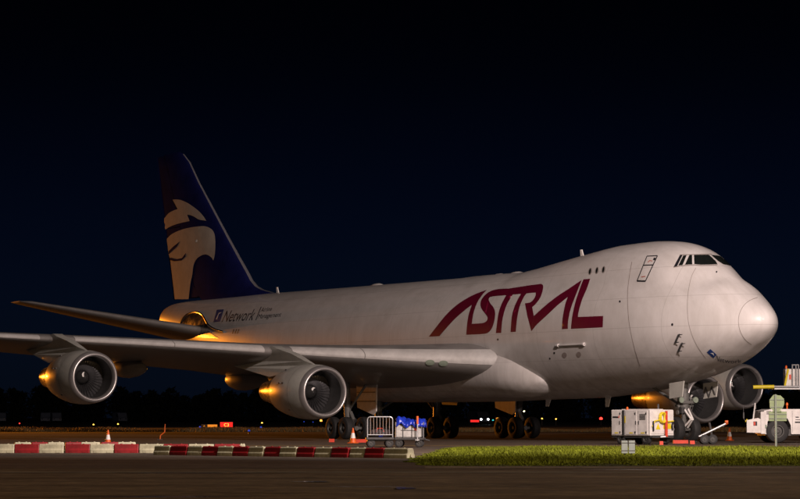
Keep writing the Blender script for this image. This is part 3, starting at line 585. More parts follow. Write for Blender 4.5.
# engines with pylons
def engine(sg, y, s0, ez, outer):
    ax = (-1, 0, .012); O = (-s0, sg*y, ez)
    m = MB(); m.lathe([(.34, 1.355), (.7, 1.395), (1.2, 1.42), (1.8, 1.425), (2.4, 1.395), (3.0, 1.33), (3.6, 1.235), (4.05, 1.14), (4.3, 1.08), (4.29, 1.05), (3.9, 1.02)], O, ax, 56)
    e = m.build('engine', NACW, plane, True, 50)
    m = MB(); m.lathe([(.345, 1.358), (.2, 1.335), (.08, 1.285), (.015, 1.23), (0, 1.19), (.02, 1.15), (.08, 1.115), (.2, 1.095), (.34, 1.09)], O, ax, 56); m.build('inlet_lip', LIP, e, True, 70)
    m = MB(); m.lathe([(.335, 1.092), (.8, 1.12), (1.3, 1.16), (2.05, 1.17), (2.06, .05)], O, ax, 56); m.build('inlet_duct', DUCT, e, True, 50)
    m = MB(); dv = Vector(ax).normalized(); up = Vector((0, 0, 1)); rt = dv.cross(up).normalized(); up = rt.cross(dv)
    for k in range(38):
        t = 2*math.pi*k/38; pv = []
        for r_, tw, ch in ((.36, .45, .15), (.75, .95, .19), (1.15, 1.2, .23)):
            rd = rt*math.cos(t)+up*math.sin(t); tg = -rt*math.sin(t)+up*math.cos(t); c0 = Vector(O)+dv*1.75+rd*r_
            pv += [c0-(dv*math.cos(tw)+tg*math.sin(tw))*ch*.6, c0+(dv*math.cos(tw)+tg*math.sin(tw))*ch*.6]
        m.add(pv, [(0, 1, 3, 2), (2, 3, 5, 4)])
    m.build('fan', BLADE, e)
    m = MB(); m.lathe([(1.28, .005), (1.3, .05), (1.38, .13), (1.5, .23), (1.65, .32), (1.8, .37), (2.0, .38)], O, ax, 28); sp = m.build('spinner', SPIN, e, True)
    m = MB(); pts = []
    for i in range(9):
        t = i/8; r_ = .07+.2*t; al = 1.38+.17*t-.015; th = rad(120-70*t+(40 if outer else 0)); rd = rt*math.cos(th)+up*math.sin(th); tg = -rt*math.sin(th)+up*math.cos(th)
        c0 = Vector(O)+dv*(al-.035)+rd*(r_+.012); wv = .055*(1-abs(2*t-1)**3)+.01; pts += [c0-tg*wv, c0+tg*wv]
    m.add(pts, [(2*i, 2*i+1, 2*i+3, 2*i+2) for i in range(8)]); m.build('spinner_mark', WHT, e, True)
    m = MB(); m.lathe([(3.5, .95), (4.3, .92), (4.9, .84), (5.6, .70), (6.2, .58), (6.55, .54), (6.54, .51), (6.1, .5)], O, ax, 36); m.build('core_nozzle', NOZ, e, True)
    m = MB(); m.lathe([(5.9, .36), (6.5, .30), (7.0, .16), (7.3, .02)], O, ax, 24); m.build('exhaust_plug', NOZ, e, True)
    # small vents and latches on the cowl
    m = MB()
    for t, an_ in ((2.2, 20), (2.6, 20), (1.9, -40), (3.1, 60)):
        th = rad(an_); rr_ = 1.425 if t < 3 else 1.36; m.box((O[0]-t, O[1]-(rr_*math.cos(th))*(1 if sg < 0 else -1)*1.0, O[2]+rr_*math.sin(th)), (.16, .05, .06))
    m.build('cowl_latch', STEEL, e)
    # cowl joint
    m = MB(); m.lathe([(1.52, 1.4265), (1.55, 1.4275)], O, ax, 56); m.build('cowl_joint', SEAM, e, True)
    # pylon
    sl = sle(y)-s0; zl = zle(y); c = ste(y)-sle(y)
    pro = [(1.0, ez+1.38, .03), (2.0, ez+1.62, .16), (3.4, (ez+1.9)*.55+zl*.45, .24), (sl-.3, zl+.16, .27), (sl+.15, zl+.30, .27), (sl+1.2, zl+.20, .27), (sl+c*.5, zl-.12, .24), (sl+c*.62, zl-.42, .06), (sl+c*.42, zl-.75, .22), (5.9, ez+.85, .26), (4.8, ez+.95, .28), (3.0, ez+1.2, .28), (1.2, ez+1.3, .12)]
    m = MB(); n = len(pro)
    for s2 in (-1, 1): m.v += [(-(s0+p[0]), sg*y+s2*p[2], p[1]) for p in pro]
    tri = tessellate_polygon([[Vector((p[0], p[1], 0)) for p in pro]]); m.f += [tuple(t) for t in tri]+[tuple(n+i for i in t) for t in tri]+[(i, (i+1) % n, n+(i+1) % n, n+i) for i in range(n)]
    m.build('pylon', NACW, plane, True, 35)
    return e
engine(-1, 11.95, 22.3, 2.50, False); engine(-1, 21.1, 30.7, 3.30, True); engine(1, 11.95, 22.3, 2.22, False); engine(1, 21.1, 30.7, 3.05, True)

# tail
def lifting(name, secs, m_, parent, t0=0.0, t1=1.0, smooth=True, gap=0.0):   # secs: (le point, chord vector, thickness direction, t/c)
    m = MB(); nn = 18; rows = 0
    for le, cv, tv, tc in secs:
        le, cv, tv = Vector(le), Vector(cv), Vector(tv); L = cv.length; pr = []
        for i in range(nn+1):
            x = t0+(t1-t0)*(.5*(1-math.cos(math.pi*i/nn)) if t0 == 0 else i/nn); yt = 5*tc*(.2969*math.sqrt(x)-.126*x-.3516*x*x+.2843*x**3-.1036*x**4)*L; pr.append((x, yt-gap))
        loop = [(x, y) for x, y in pr[::-1]]+[(x, -y) for x, y in pr[(1 if t0 == 0 else 0):]]; rows = len(loop)
        for x, y in loop: m.v.append(tuple(le+cv*x+tv*y))
    for k in range(len(secs)-1):
        for i in range(rows): j = (i+1) % rows; m.f.append((k*rows+i, k*rows+j, k*rows+rows+j, k*rows+rows+i))
    m.f += [tuple(range(rows)), tuple(range((len(secs)-1)*rows, len(secs)*rows))]
    return m.build(name, m_, parent, smooth, 45)
for sg in (-1, 1):
    secs = []
    for t in (0, .25, .5, .75, .95, 1.0):
        y = 1.3+9.78*t; L0 = 56.6+(66.9-56.6)*t+(.5 if t == 1 else 0); L1 = 65.0+(69.5-65.0)*t-(.1 if t == 1 else 0); z = 6.62+2.28*t; secs.append(((-L0, sg*y, z), (-(L1-L0), 0, -.12*(1-t)), (0, 0, 1), .098 if t < 1 else .05))
    st_ = lifting('horizontal_stabiliser', secs, GREY, plane, 0, .72); lifting('elevator', secs, GREY, st_, .728, 1.0, gap=.004)
fle = pchip([8.5, 9.05, 9.35, 9.7, 10.6, 16.9, 19.1, 19.36], [51.0, 51.9, 53.6, 54.7, 55.85, 63.2, 65.75, 66.5]); fte = lambda z: 67.2+(z-8.9)*.297
def fin_secs(zs): return [((-fle(z), 0, z), (-(fte(z)-fle(z)), 0, 0), (0, 1, 0), .085 if z < 19.3 else .03) for z in zs]
ZS = [8.5, 8.9, 9.1, 9.35, 9.6, 10, 10.6, 11.5, 13, 15, 17, 18.5, 19.15, 19.36]
fin = lifting('tail_fin', fin_secs(ZS), NAVY, plane, 0, .655)
r1 = lifting('rudder', fin_secs([9.25, 10, 11.5, 13, 14.15]), NAVY, plane, .665, 1.0, gap=.012); r2 = lifting('rudder', fin_secs([14.2, 15, 17, 18.5, 19.15, 19.3]), NAVY, plane, .665, 1.0, gap=.012)
m = MB(); cnt = 0
for z in ZS[2:-1]:
    row = []
    for x in (.005, .003, .0016, .0007, .0002, 0):
        yt = 5*.085*(.2969*math.sqrt(x)-.126*x)*(fte(z)-fle(z)); row.append((x, yt+.012))
    full = row+[(x, -y) for x, y in row[::-1][1:]]; cnt = len(full)
    for x, y in full: m.v.append((-(fle(z)+x*(fte(z)-fle(z))*.8)+.012, y, z))
for k in range(len(ZS)-4):
    for i in range(cnt-1): m.f.append((k*cnt+i, k*cnt+i+1, k*cnt+cnt+i+1, k*cnt+cnt+i))
m.build('leading_edge', FINL, fin, True)
whole = lifting('fin_outline', fin_secs(ZS), NAVY, None, 0, 1.0); FB = bvh_of(whole); bpy.data.objects.remove(whole)
decal('emblem_mane', CREAM, FB, fin, [(173, 199.6)]+curve([(176, 199.4), (181, 200), (188, 203), (194, 207), (199, 211), (203.5, 216), (206.7, 220.8)])+curve([(206.7, 220.8), (199.5, 219.6), (195, 217), (191, 215.2), (187.5, 214.7)])[1:]+[(190, 221), (183, 222.5)]+curve([(183, 222.5), (175, 224.8), (168, 228), (164.8, 231)])[1:]+[(164.6, 218.5)]+curve([(164.6, 218.5), (170, 212.5), (178, 209)])[1:], off=.03, maxlen=2.5)
decal('emblem_head', CREAM, FB, fin, [(167.2, 239.5)]+curve([(167.4, 238.6), (172.7, 233.8), (181.7, 229.8), (192, 227.3), (203.6, 226.2), (210, 228), (214, 232), (215.6, 239.5), (215.4, 252.5), (213.7, 260.6)])+curve([(213.7, 260.6), (211.7, 257.4), (206.9, 254.6), (202, 255.4), (197, 259), (193.9, 265.5), (192.6, 275), (190.6, 285), (189, 299.2)])[1:]+[(175.2, 299.2), (173.0, 280), (170.6, 260), (168.8, 253)], off=.03, maxlen=2.5)
decal('emblem_eye', NAVY, FB, fin, [(168.8, 254.5), (169.4, 251), (174, 246.5), (180.4, 241.4), (177.6, 246.6), (172.5, 251.4)], off=.05, maxlen=1.5)
decal('emblem_mouth', NAVY, FB, fin, [(170.4, 257.6), (177, 259.2), (182.6, 258), (186.5, 253.0), (186.2, 256.8), (182, 260.6), (175, 261.2), (170.8, 260)], off=.05, maxlen=1.5)

# landing gear
def tyre(m, c, ax, R_, W):
    m.lathe([(-W/2, R_*.56), (-W/2, R_*.80), (-W*.42, R_*.93), (-W*.25, R_*.985), (0, R_), (W*.25, R_*.985), (W*.42, R_*.93), (W/2, R_*.80), (W/2, R_*.56), (W*.3, R_*.52), (-W*.3, R_*.52), (-W/2, R_*.56)], c, ax, 32)
def rim(m, c, ax, R_, W):
    m.lathe([(-W*.46, R_*.55), (-W*.46, R_*.46), (-W*.2, R_*.40), (-W*.22, R_*.2), (-W*.42, R_*.14), (-W*.42, .005), (W*.42, .005), (W*.42, R_*.14), (W*.22, R_*.2), (W*.2, R_*.40), (W*.46, R_*.46), (W*.46, R_*.55)], c, ax, 24)
def main_gear(s, y, top, wing):
    R_ = .62; z0 = R_-.015; m = MB(); m.tube((-s, y, z0), (-s+.1, y+(.25*np.sign(y) if wing else 0), top), .19, .22, 16); m.tube((-s, y, z0+.1), (-s, y, z0+.75), .13, .13, 14)
    m.tube((-s+.05, y, z0+1.0), (-s+.05+.9, y-1.1*np.sign(y), top), .07, n=8); m.tube((-s+.05, y, z0+.9), (-s-1.5, y, top), .08, n=8)
    g = m.build('main_landing_gear', GEAR, plane, True)
    m = MB(); m.tube((-s-.95, y, z0), (-s+.95, y, z0), .13, n=12)
    for k in (-.74, .74): m.tube((-s+k, y-.6, z0), (-s+k, y+.6, z0), .08, n=10)
    m.build('bogie_beam', GEAR, g, True)
    m = MB(); m.prism([(-s+.22, z0+.2), (-s+.62, z0+.5), (-s+.24, z0+.95), (-s+.20, z0+.85), (-s+.48, z0+.5), (-s+.20, z0+.3)], y-.09, y+.09); m.build('torque_link', GEAR, g)
    for k in (-.74, .74):
        for e in (-.56, .56):
            m = MB(); tyre(m, (-s+k, y+e, R_), (0, 1, 0), R_, .46); m.build('tyre', RUB, g, True, 35); m = MB(); rim(m, (-s+k, y+e, R_), (0, 1, 0), R_, .46); m.build('rim', RIM, g, True, 35)
    if wing:
        sg = np.sign(y); m = MB(); P = [(-s-.9, 3.6), (-s+1.5, 3.45), (-s+1.42, 1.55), (-s+1.1, 1.35), (-s-.75, 1.75)]; m.prism(P, y-sg*1.02, y-sg*.95); m.build('gear_door', VW, g)
        m = MB()
        for zz_ in (2.1, 2.6, 3.1): m.box((-s+.3, y-sg*.92, zz_), (2.1, .05, .05))
        m.build('door_rib', STEEL, g)
    else:
        m = MB(); m.prism([(-s+1.2, 2.6), (-s-.9, 2.6), (-s-.7, 1.95), (-s+1.0, 1.9)], y+.8*np.sign(y), y+.86*np.sign(y)); m.build('gear_door', GEAR, g)
    return g
main_gear(31.8, -5.5, 3.7, True); main_gear(31.8, 5.5, 3.7, True); main_gear(34.9, -1.92, 2.5, False); main_gear(34.9, 1.92, 2.5, False)
s = 7.8; R_ = .62; m = MB(); m.tube((-s, 0, .62), (-s+.12, 0, 3.0), .15, .19, 16); m.tube((-s+.06, 0, 1.5), (-s+.1, 0, 2.4), .24, .24, 16)
ng = m.build('nose_landing_gear', GEAR, plane, True)
m = MB(); m.tube((-s, 0, .62), (-s+.05, 0, 1.35), .1, n=14); m.build('oleo_strut', CHR, ng, True)
m = MB(); m.tube((-s, -.62, .62), (-s, .62, .62), .08, n=10); m.build('axle', GEAR, ng, True)
m = MB()
for e in (-.12, .12): m.tube((-s+.2, e, .72), (-s+.72, e*.4, 1.12), .05, n=8); m.tube((-s+.72, e*.4, 1.12), (-s+.24, e, 1.62), .05, n=8)
m.build('torque_link', WHT, ng, True)
m = MB()
for e in (-.35, .35): m.tube((-s+.1, e*.4, 1.75), (-s-1.9, e*1.6, 2.75), .07, n=8); m.tube((-s+.12, e, 1.7), (-s+.12, e, 2.2), .06, n=8)
m.box((-s+.28, 0, 1.95), (.22, .9, .14)); m.build('drag_brace', GEAR, ng, True)
for e in (-.42, .42):
    m = MB(); m.lathe([(-.06, .02), (-.05, .12), (.07, .15), (.1, .14), (.09, .01)], (-s+.38, e, 2.05), (1, 0, 0), 16); m.build('taxi_light', LENS, ng, True)
    m = MB(); tyre(m, (-s, e*1.1, R_), (0, 1, 0), R_, .42); m.build('tyre', RUB, ng, True, 35); m = MB(); rim(m, (-s, e*1.1, R_), (0, 1, 0), R_, .42); m.build('rim', RIM, ng, True, 35)
m = MB(); m.box((-s+.2, -.2, 1.55), (.24, .2, .3), ch=.02); m.path([(-s+.2, -.22, 1.6), (-s+.34, -.3, 1.3), (-s+.22, -.24, .9), (-s+.1, -.2, .7)], .025, 6); m.build('steering_valve', STEEL, ng, True); m = MB(); m.path([(-s+.2, .22, 2.2), (-s+.4, .28, 1.7), (-s+.3, .2, 1.2), (-s+.1, .2, .75)], .022, 6); m.build('hydraulic_line', STEEL, ng, True); m = MB(); m.path([(-s+.3, -.5, 2.05), (-s+.2, -.3, 2.3), (-s+.1, -.1, 2.6)], .03, 6); m.build('hydraulic_line', STEEL, ng, True)
m = MB(); m.tube((-s-.05, -.34, 1.45), (-s-.05, .34, 1.45), .11, n=10); m.tube((-s+.1, -.5, 1.78), (-s+.1, .5, 1.78), .07, n=10); m.build('steering_actuator', GEAR, ng, True)
for sg in (-1, 1):
    m = MB(); m.prism([(-s+1.5, 2.95), (-s+.3, 2.85), (-s+.3, 2.1), (-s+1.35, 2.2)], sg*.98, sg*1.03); m.build('nose_gear_door', NACW, ng)
    m = MB(); m.path([(-s+1.3, sg*.95, 2.3), (-s+1.05, sg*.95, 2.7), (-s+.8, sg*.95, 2.2), (-s+.55, sg*.95, 2.68), (-s+.35, sg*.95, 2.2)], .03, 6); m.build('door_truss', STEEL, ng)

# wheel chocks and bars lying by the tyres
def chock(u0, u1, v, label):
    a, c = gr(u0, v), gr(u1, v); L = np.linalg.norm(c-a); t = thing('wheel_chock', label, 'chock', (a+c)/2, math.atan2(c[1]-a[1], c[0]-a[0]), 'red chocks by the tyres')
    m = MB(); m.prism([(-.14, 0), (.14, 0), (.06, .16), (-.06, .16)], -L/2, L/2, 'x'); m.build('wedge', CHK, t); m = MB(); m.path([(L/2-.02, 0, .1), (L/2+.09, 0, .12), (L/2+.09, .08, .12)], .02, 6); m.build('handle', STEEL, t)
chock(673, 688, 443.6, 'long red chock bar in front of the nose tyres'); chock(690, 694.5, 444.2, 'short red chock between nose tyre and tow bar'); chock(353.5, 366.5, 442.6, 'long red chock bar before the wing gear tyres'); chock(329, 334.5, 442.2, 'short red chock outboard of the wing gear tyres'); chock(659.5, 663, 444.9, 'short red chock under the end of ground power unit')

# ================================================================== GROUND EQUIPMENT
def place(u, v): p = gr(u, v); return (p[0], p[1], 0.0)
# barriers
def barrier_mesh(L, name):
    m = MB(); W = .36; H = .30; pr = [(-W/2, .0), (W/2, 0), (W/2, .10), (W*.40, .15), (W*.36, H-.03), (W*.30, H), (-W*.30, H), (-W*.36, H-.03), (-W*.40, .15), (-W/2, .10)]
    n = len(pr); xs = [-L/2+.008, -L/2+.03, L/2-.03, L/2-.008]
    for i, x in enumerate(xs):
        k = .93 if i in (0, 3) else 1.0
        for y, z in pr: m.v.append((x, y*k, z*(k if z > .2 else 1)))
    for a in range(3):
        for i in range(n): j = (i+1) % n; m.f.append((a*n+i, a*n+j, a*n+n+j, a*n+n+i))
    m.f += [tuple(range(n)), tuple(range(3*n, 4*n))]
    m.tube((L/2-.03, 0, .08), (L/2+.035, 0, .08), .05, n=8); m.tube((-L*.22, 0, H-.01), (-L*.22, 0, H+.018), .035, n=8); m.tube((L*.22, 0, H-.01), (L*.22, 0, H+.018), .035, n=8)
    for x in (-L*.27, L*.27): m.box((x, -W/2-.002, .045), (.12, .012, .07))
    return m
BM = {}
def barrier_row(us, v0, v1, first_white, row, group, uref):
    for i in range(len(us)-1):
        f = lambda u: v0+(v1-v0)*(u-uref[0])/(uref[1]-uref[0])
        a, c = gr(us[i], f(us[i])), gr(us[i+1], f(us[i+1])); L = float(np.linalg.norm(c-a)); wh = (i % 2 == 0) == first_white
        o = barrier_mesh(L, 'x').build('barrier_block', WHTP if wh else REDP); jx, jy = random.uniform(-.03, .03), random.uniform(-.03, .03); o.location = ((a[0]+c[0])/2+jx*.3, (a[1]+c[1])/2+jy, 0.0); o.rotation_euler = (0, 0, math.atan2(c[1]-a[1], c[0]-a[0])+random.uniform(-.03, .03))
        last = i == len(us)-2
        tag(o, ('white' if wh else 'red')+' barrier block '+('closing the ' if last else 'within the ')+row, 'barrier', group)
barrier_row([-35, -10, 15, 40, 65, 90, 114.5, 139, 164, 189, 214.5, 240.5, 246], 453, 453, False, 'straight brightly lit row', 'barrier blocks in the straight row', (0, 245))
barrier_row([157, 173, 190, 205, 221, 236, 251.5, 267, 283, 299.6, 317, 335, 352, 368, 387, 411.5], 455, 458.5, True, 'slanting shaded row that ends at the grass', 'barrier blocks in the slanting row', (157, 411))
barrier_row([15, 31.5, 48, 64.5, 81, 100, 118, 136], 450.6, 450.2, True, 'low row hidden behind the straight row', 'barrier blocks in the hidden row', (0, 140))

# traffic cones
def cone(u, v, label, h=.75, D=None):
    t = thing('traffic_cone', label, 'cone', place(u, v) if D is None else tuple(D), random.random(), 'orange traffic cones on the apron')
    m = MB(); m.box((0, 0, .02), (.40*h/.75, .40*h/.75, .04), ch=.01); m.build('base', ORA, t)
    prof = lambda z: .145*(1-z/h)+.028
    zs = [.04, h*.30, h*.62, h]
    m = MB(); m.lathe([(z, prof(z)*h/.75) for z in (.04, h*.34)], (0, 0, 0), (0, 0, 1), 18); m.build('cone_body', ORA, t, True)
    m = MB(); m.lathe([(z, prof(z)*h/.75) for z in (h*.66, h*.97)]+[(h, .02), (h, .004)], (0, 0, 0), (0, 0, 1), 18); m.build('cone_tip', ORA, t, True)
    m = MB(); m.lathe([(z, prof(z)*h/.75+.002) for z in (h*.335, h*.665)], (0, 0, 0), (0, 0, 1), 18); m.build('reflective_sleeve', WHT, t, True)
cone(108, 444.6, 'orange cone with white sleeve standing behind the straight barrier row', .66)
cone(353, 443.4, 'orange cone with white sleeve standing by the wing gear tyres', .72)
cone(729.5, 440.8, 'orange cone with white sleeve standing between tow bar and tug', .68)
# leaning orange marker pole far left
p = gr(160, 440); t = thing('marker_pole', 'thin bent orange marker pole leaning behind the barriers', 'pole', (p[0], p[1], 0), CRZ)
m = MB(); m.tube((0, 0, 0), (.03, 0, .25), .03, n=8); m.tube((.03, 0, .25), (.25, 0, .42), .03, n=8); m.tube((.25, 0, .42), (.27, 0, .85), .03, .015, 8); m.build('pole', ORA, t, True); m = MB(); m.box((0, 0, .02), (.3, .3, .04), ch=.008); m.build('base', STEEL, t)

# ground power unit beside the nose gear: corner towards the viewer, end panel lit
def wheel_set(t, pts, R_, W, ax=(0, 1, 0), hub=RIM):
    for p in pts:
        m = MB(); tyre(m, p, ax, R_, W); m.build('tyre', RUB, t, True, 35); m = MB(); rim(m, p, ax, R_, W); m.build('rim', hub, t, True, 35)
cor = gr(650.5, 445.0); LG, WG = 2.5, 1.46
dl = GR*(-.629)+GF*.777; dw = GR*.777+GF*.629          # from the near corner: along the side, along the end
cen = cor[:2]+dl*LG/2+dw*WG/2; rz = math.atan2(-dl[1], -dl[0])   # local +x points to the end panel, local -y to the long side
t = thing('ground_power_unit', 'white ground power unit with yellow hoses parked by the nose gear', 'power unit', (cen[0], cen[1], 0), rz)
m = MB(); m.box((0, 0, .97), (LG, WG, 1.16), ch=.03); m.build('cabinet', VW, t)
m = MB(); m.box((0, 0, .36), (LG+.1, WG*.9, .10)); m.box((-LG*.45, 0, .30), (.2, WG*.8, .14)); m.build('chassis', STEEL, t)
wheel_set(t, [(-.75, -.56, .26), (-.75, .56, .26), (.85, -.56, .26), (.85, .56, .26)], .26, .2)
for x, wd in ((-.88, .62), (.05, .70), (.78, .60)):
    m = MB(); m.box((x, -WG/2-.008, .98), (wd, .024, 1.06), ch=.006); m.build('door_panel', VW, t)
    m = MB(); m.box((x+wd*.38, -WG/2-.03, 1.38), (.05, .03, .09)); m.box((x+wd*.38, -WG/2-.03, .55), (.05, .03, .09)); m.build('hinge', STEEL, t)
    m = MB(); m.box((x, -WG/2-.024, .52), (.22, .008, .05)); m.build('warning_label', YEL, t)
for k in range(6): m = MB(); m.box((.78, -WG/2-.026, 1.12+.045*k), (.36, .02, .022)); m.build('louvre', STEEL, t)
for x in (-.66, .36, .55): m = MB(); m.box((x, -WG/2-.034, .98), (.03, .03, .16), ch=.006); m.build('door_latch', STEEL, t)
m = MB(); m.box((0, 0, 1.565), (LG*.7, WG*.6, .03), ch=.008); m.build('roof_hatch', VW, t); m = MB(); m.tube((.7, .3, 1.56), (.7, .3, 1.80), .05, n=10); m.build('exhaust_pipe', STEEL, t)
m = MB(); m.box((-.44, -WG/2-.02, .97), (.13, .05, 1.12)); m.build('cable_recess', STEEL, t)
m = MB(); m.box((-.33, -WG/2-.026, 1.12), (.05, .01, .3)); m.build('warning_label', YEL, t)
m = MB(); m.box((-.95, -WG/2-.024, 1.22), (.34, .008, .07)); m.build('company_mark', INK, t)
m = MB(); m.prism([(-.78, 1.2), (-.68, 1.32), (-.70, 1.18)], -WG/2-.030, -WG/2-.022); m.build('company_mark', CHK, t)
m = MB(); m.lathe([(0, .055), (.10, .05), (.13, .02)], (-.44, -.5, 1.55), (0, 0, 1), 12, caps=True); m.build('beacon', ORA, t, True)
# end panel fittings
X = LG/2
m = MB(); m.box((X+.008, 0, 1.0), (.024, WG-.12, 1.04), ch=.006); m.build('end_panel', VW, t)
m = MB(); m.prism([(-.42, .68), (-.14, .68), (-.28, .95)], X+.022, X+.03, 'x'); m.build('warning_triangle', YEL, t)
m = MB(); m.box((X+.026, .28, .82), (.008, .48, .24)); m.build('warning_label', YEL, t)
m = MB(); 
for k in range(3): m.path([(X+.09+.03*k, -.1+.16*math.cos(a)+.02*k, 1.2+.22*math.sin(a)) for a in [2*math.pi*i/14 for i in range(15)]], .038, 7)
m.path([(X+.09, .02, 1.08), (X+.1, .3, 1.02), (X+.08, .62, 1.05)], .032, 7); m.path([(X+.09, -.2, 1.1), (X+.1, -.55, 1.05), (X+.06, -.66, .8)], .032, 7); m.build('hose', YEL, t, True)
m = MB(); m.path([(X+.06, -.6, 1.04), (X+.1, -.64, .8), (X+.06, -.6, .62)], .04, 7); m.path([(X+.06, .6, 1.0), (X+.12, .5, .82), (X+.06, .58, .66)], .04, 7); m.build('plug', INK, t, True)
m = MB(); m.box((X+.16, .10, .92), (.09, .10, 1.15), ch=.012); m.build('drawbar', CHK, t)
m = MB(); m.tube((X+.16, .10, .36), (X-.1, -.35, .33), .04, n=8); m.tube((X+.16, .10, .36), (X-.1, .5, .33), .04, n=8); m.build('drawbar_frame', GALV, t)
m = MB(); m.tube((-LG/2, 0, .33), (-LG/2-.35, 0, .30), .05, n=8); m.box((-LG/2-.32, 0, .30), (.12, .4, .14)); m.build('rear_bumper', GALV, t)

# tow bar on its wheels next to the nose gear
a = gr(699, 444.2); e = gr(728, 444.2); L = float(np.linalg.norm(e-a))
t = thing('tow_bar', 'aircraft tow bar raised on two small wheels beside the nose gear', 'tow bar', tuple(a), CRZ)
m = MB(); z0, z1 = .34, .92
for y in (-.13, .13): m.tube((0, y, z0), (L*.92, y*.4, z1), .045, n=8)
for k in range(6): f_ = .08+k*.15; m.tube((L*f_, -.13+.07*f_, z0+(z1-z0)*f_), (L*f_+.06, .13-.07*f_, z0+(z1-z0)*f_+.02), .03, n=6)
m.build('bar', GALV, t, True)
m = MB(); m.tube((L*.9, 0, z1-.02), (L*1.0, 0, z1+.05), .06, n=8); m.box((L*.95, 0, z1+.1), (.12, .3, .10)); m.build('tow_head', ORA, t, True)
m = MB(); m.tube((L*.17, 0, .45), (L*.17, 0, .22), .04, n=8); m.tube((L*.42, 0, .6), (L*.45, 0, .22), .05, n=8); m.tube((L*.42, 0, .62), (L*.36, 0, .98), .05, n=8); m.tube((L*.17, -.34, .22), (L*.17, .34, .22), .03, n=8); m.tube((L*.45, -.34, .22), (L*.45, .34, .22), .03, n=8); m.build('wheel_frame', STEEL, t)
wheel_set(t, [(L*.17, -.32, .22), (L*.17, .32, .22), (L*.45, -.32, .22), (L*.45, .32, .22)], .22, .13)

# dollies in front of the wing gear
pa = gr(366, 447.6); pb = gr(394, 447.6); LA = float(np.linalg.norm(pb-pa)); c = (pa+pb)/2
t = thing('baggage_dolly', 'flat baggage dolly loaded with a galvanised crowd rail', 'dolly', (c[0], c[1], 0), CRZ+.05)
m = MB(); m.box((0, .4, .36), (LA, 1.3, .10), ch=.02); m.box((0, .4, .28), (LA*.9, .9, .08)); m.build('deck', STEEL, t)
wheel_set(t, [(-LA*.32, -.12, .17), (LA*.33, -.12, .17), (-LA*.32, .92, .17), (LA*.33, .92, .17)], .17, .11)
m = MB(); m.tube((LA*.33, -.12, .17), (LA*.33, .92, .17), .03, n=6); m.tube((-LA*.32, -.12, .17), (-LA*.32, .92, .17), .03, n=6); m.box((-LA*.32, .4, .22), (.1, .8, .08)); m.box((LA*.33, .4, .22), (.1, .8, .08)); m.build('axle', STEEL, t)
t2 = thing('crowd_rail', 'galvanised crowd control rail standing upright on the dolly', 'rail', (c[0]-GF[0]*.05, c[1]-GF[1]*.05, .41), CRZ+.05)
w_ = LA*.9; m = MB(); rr_ = .06; m.path([(-w_/2, 0, .0), (-w_/2, 0, .72), (-w_/2+.03, 0, .79), (-w_/2+.10, 0, .82), (w_/2-.10, 0, .82), (w_/2-.03, 0, .79), (w_/2, 0, .72), (w_/2, 0, 0)], .024, 8); m.tube((-w_/2, 0, .1), (w_/2, 0, .1), .02, n=8); m.build('frame', GALV, t2, True)
for k in range(7): m = MB(); x = -w_/2+w_*(k+1)/8; m.tube((x, 0, .1), (x, 0, .81), .011, n=6); m.build('bar', GALV, t2)
t3 = thing('tool_bag', 'dark canvas bag lying behind the crowd rail', 'bag', (c[0]+GF[0]*.45, c[1]+GF[1]*.45, .41), CRZ)
m = MB(); m.lathe([(-.42, .02), (-.4, .12), (-.2, .17), (.2, .17), (.4, .12), (.42, .02)], (0, 0, .17), (1, 0, 0), 14); m.build('bag_body', mat('dark_canvas', (.05, .035, .035), .8, var=.3, scale=6), t3, True); m = MB(); m.path([(-.15, -.16, .22), (-.1, -.14, .36), (.1, -.14, .36), (.15, -.16, .22)], .015, 6); m.build('handle', CHK, t3)
t4 = thing('blue_pouch', 'small blue pouch on the dolly deck behind the rail', 'pouch', (c[0]+GR[0]*.02-GF[0]*-.12, c[1]+GR[1]*.02-GF[1]*-.12, .41), CRZ)
m = MB(); m.box((0, 0, .06), (.16, .1, .12), ch=.02); m.build('pouch_body', TARP, t4); m = MB(); m.box((0, -.052, .09), (.13, .01, .05)); m.build('flap', INK, t4)

pa = gr(395, 447.4); pb = gr(424.5, 447.4); LB = float(np.linalg.norm(pb-pa)); c = (pa+pb)/2
t = thing('cargo_dolly', 'small cargo dolly with an orange tipped corner post', 'dolly', (c[0], c[1], 0), CRZ-.06)
m = MB(); m.box((0, .4, .34), (LB, 1.2, .09), ch=.02); m.tube((LB*.5, .4, .32), (LB*.66, .4, .26), .03, n=6); m.build('deck', STEEL, t)
wheel_set(t, [(-LB*.36, -.1, .165), (LB*.32, -.1, .165), (-LB*.36, .9, .165), (LB*.32, .9, .165)], .165, .1)
m = MB(); m.tube((LB*.32, -.1, .165), (LB*.32, .9, .165), .03, n=6); m.tube((-LB*.36, -.1, .165), (-LB*.36, .9, .165), .03, n=6); m.box((-LB*.36, .4, .23), (.1, .8, .16)); m.box((LB*.32, .4, .23), (.1, .8, .16)); m.build('axle', STEEL, t)
m = MB(); m.tube((LB*.27, -.24, .26), (LB*.27, -.24, .95), .03, n=8); m.box((LB*.27, -.2, .30), (.16, .12, .06)); m.build('corner_post', GALV, t)
m = MB(); m.tube((LB*.27, -.24, .95), (LB*.27, -.24, 1.26), .045, n=8); m.build('post_sleeve', ORA, t)
for x in (-LB*.47, LB*.47): m = MB(); m.tube((x, -.1, .38), (x, -.1, 1.02), .02, n=6); m.build('stake', GALV, t)
t2 = thing('wrapped_crate', 'foil wrapped crate with a red label on the cargo dolly', 'crate', (c[0]+GF[0]*.42-GR[0]*.03, c[1]+GF[1]*.42-GR[1]*.03, .385), CRZ-.06)
m = MB(); m.box((0, 0, .27), (LB*.86, .95, .54), ch=.04); m.build('crate_body', CRATE, t2)
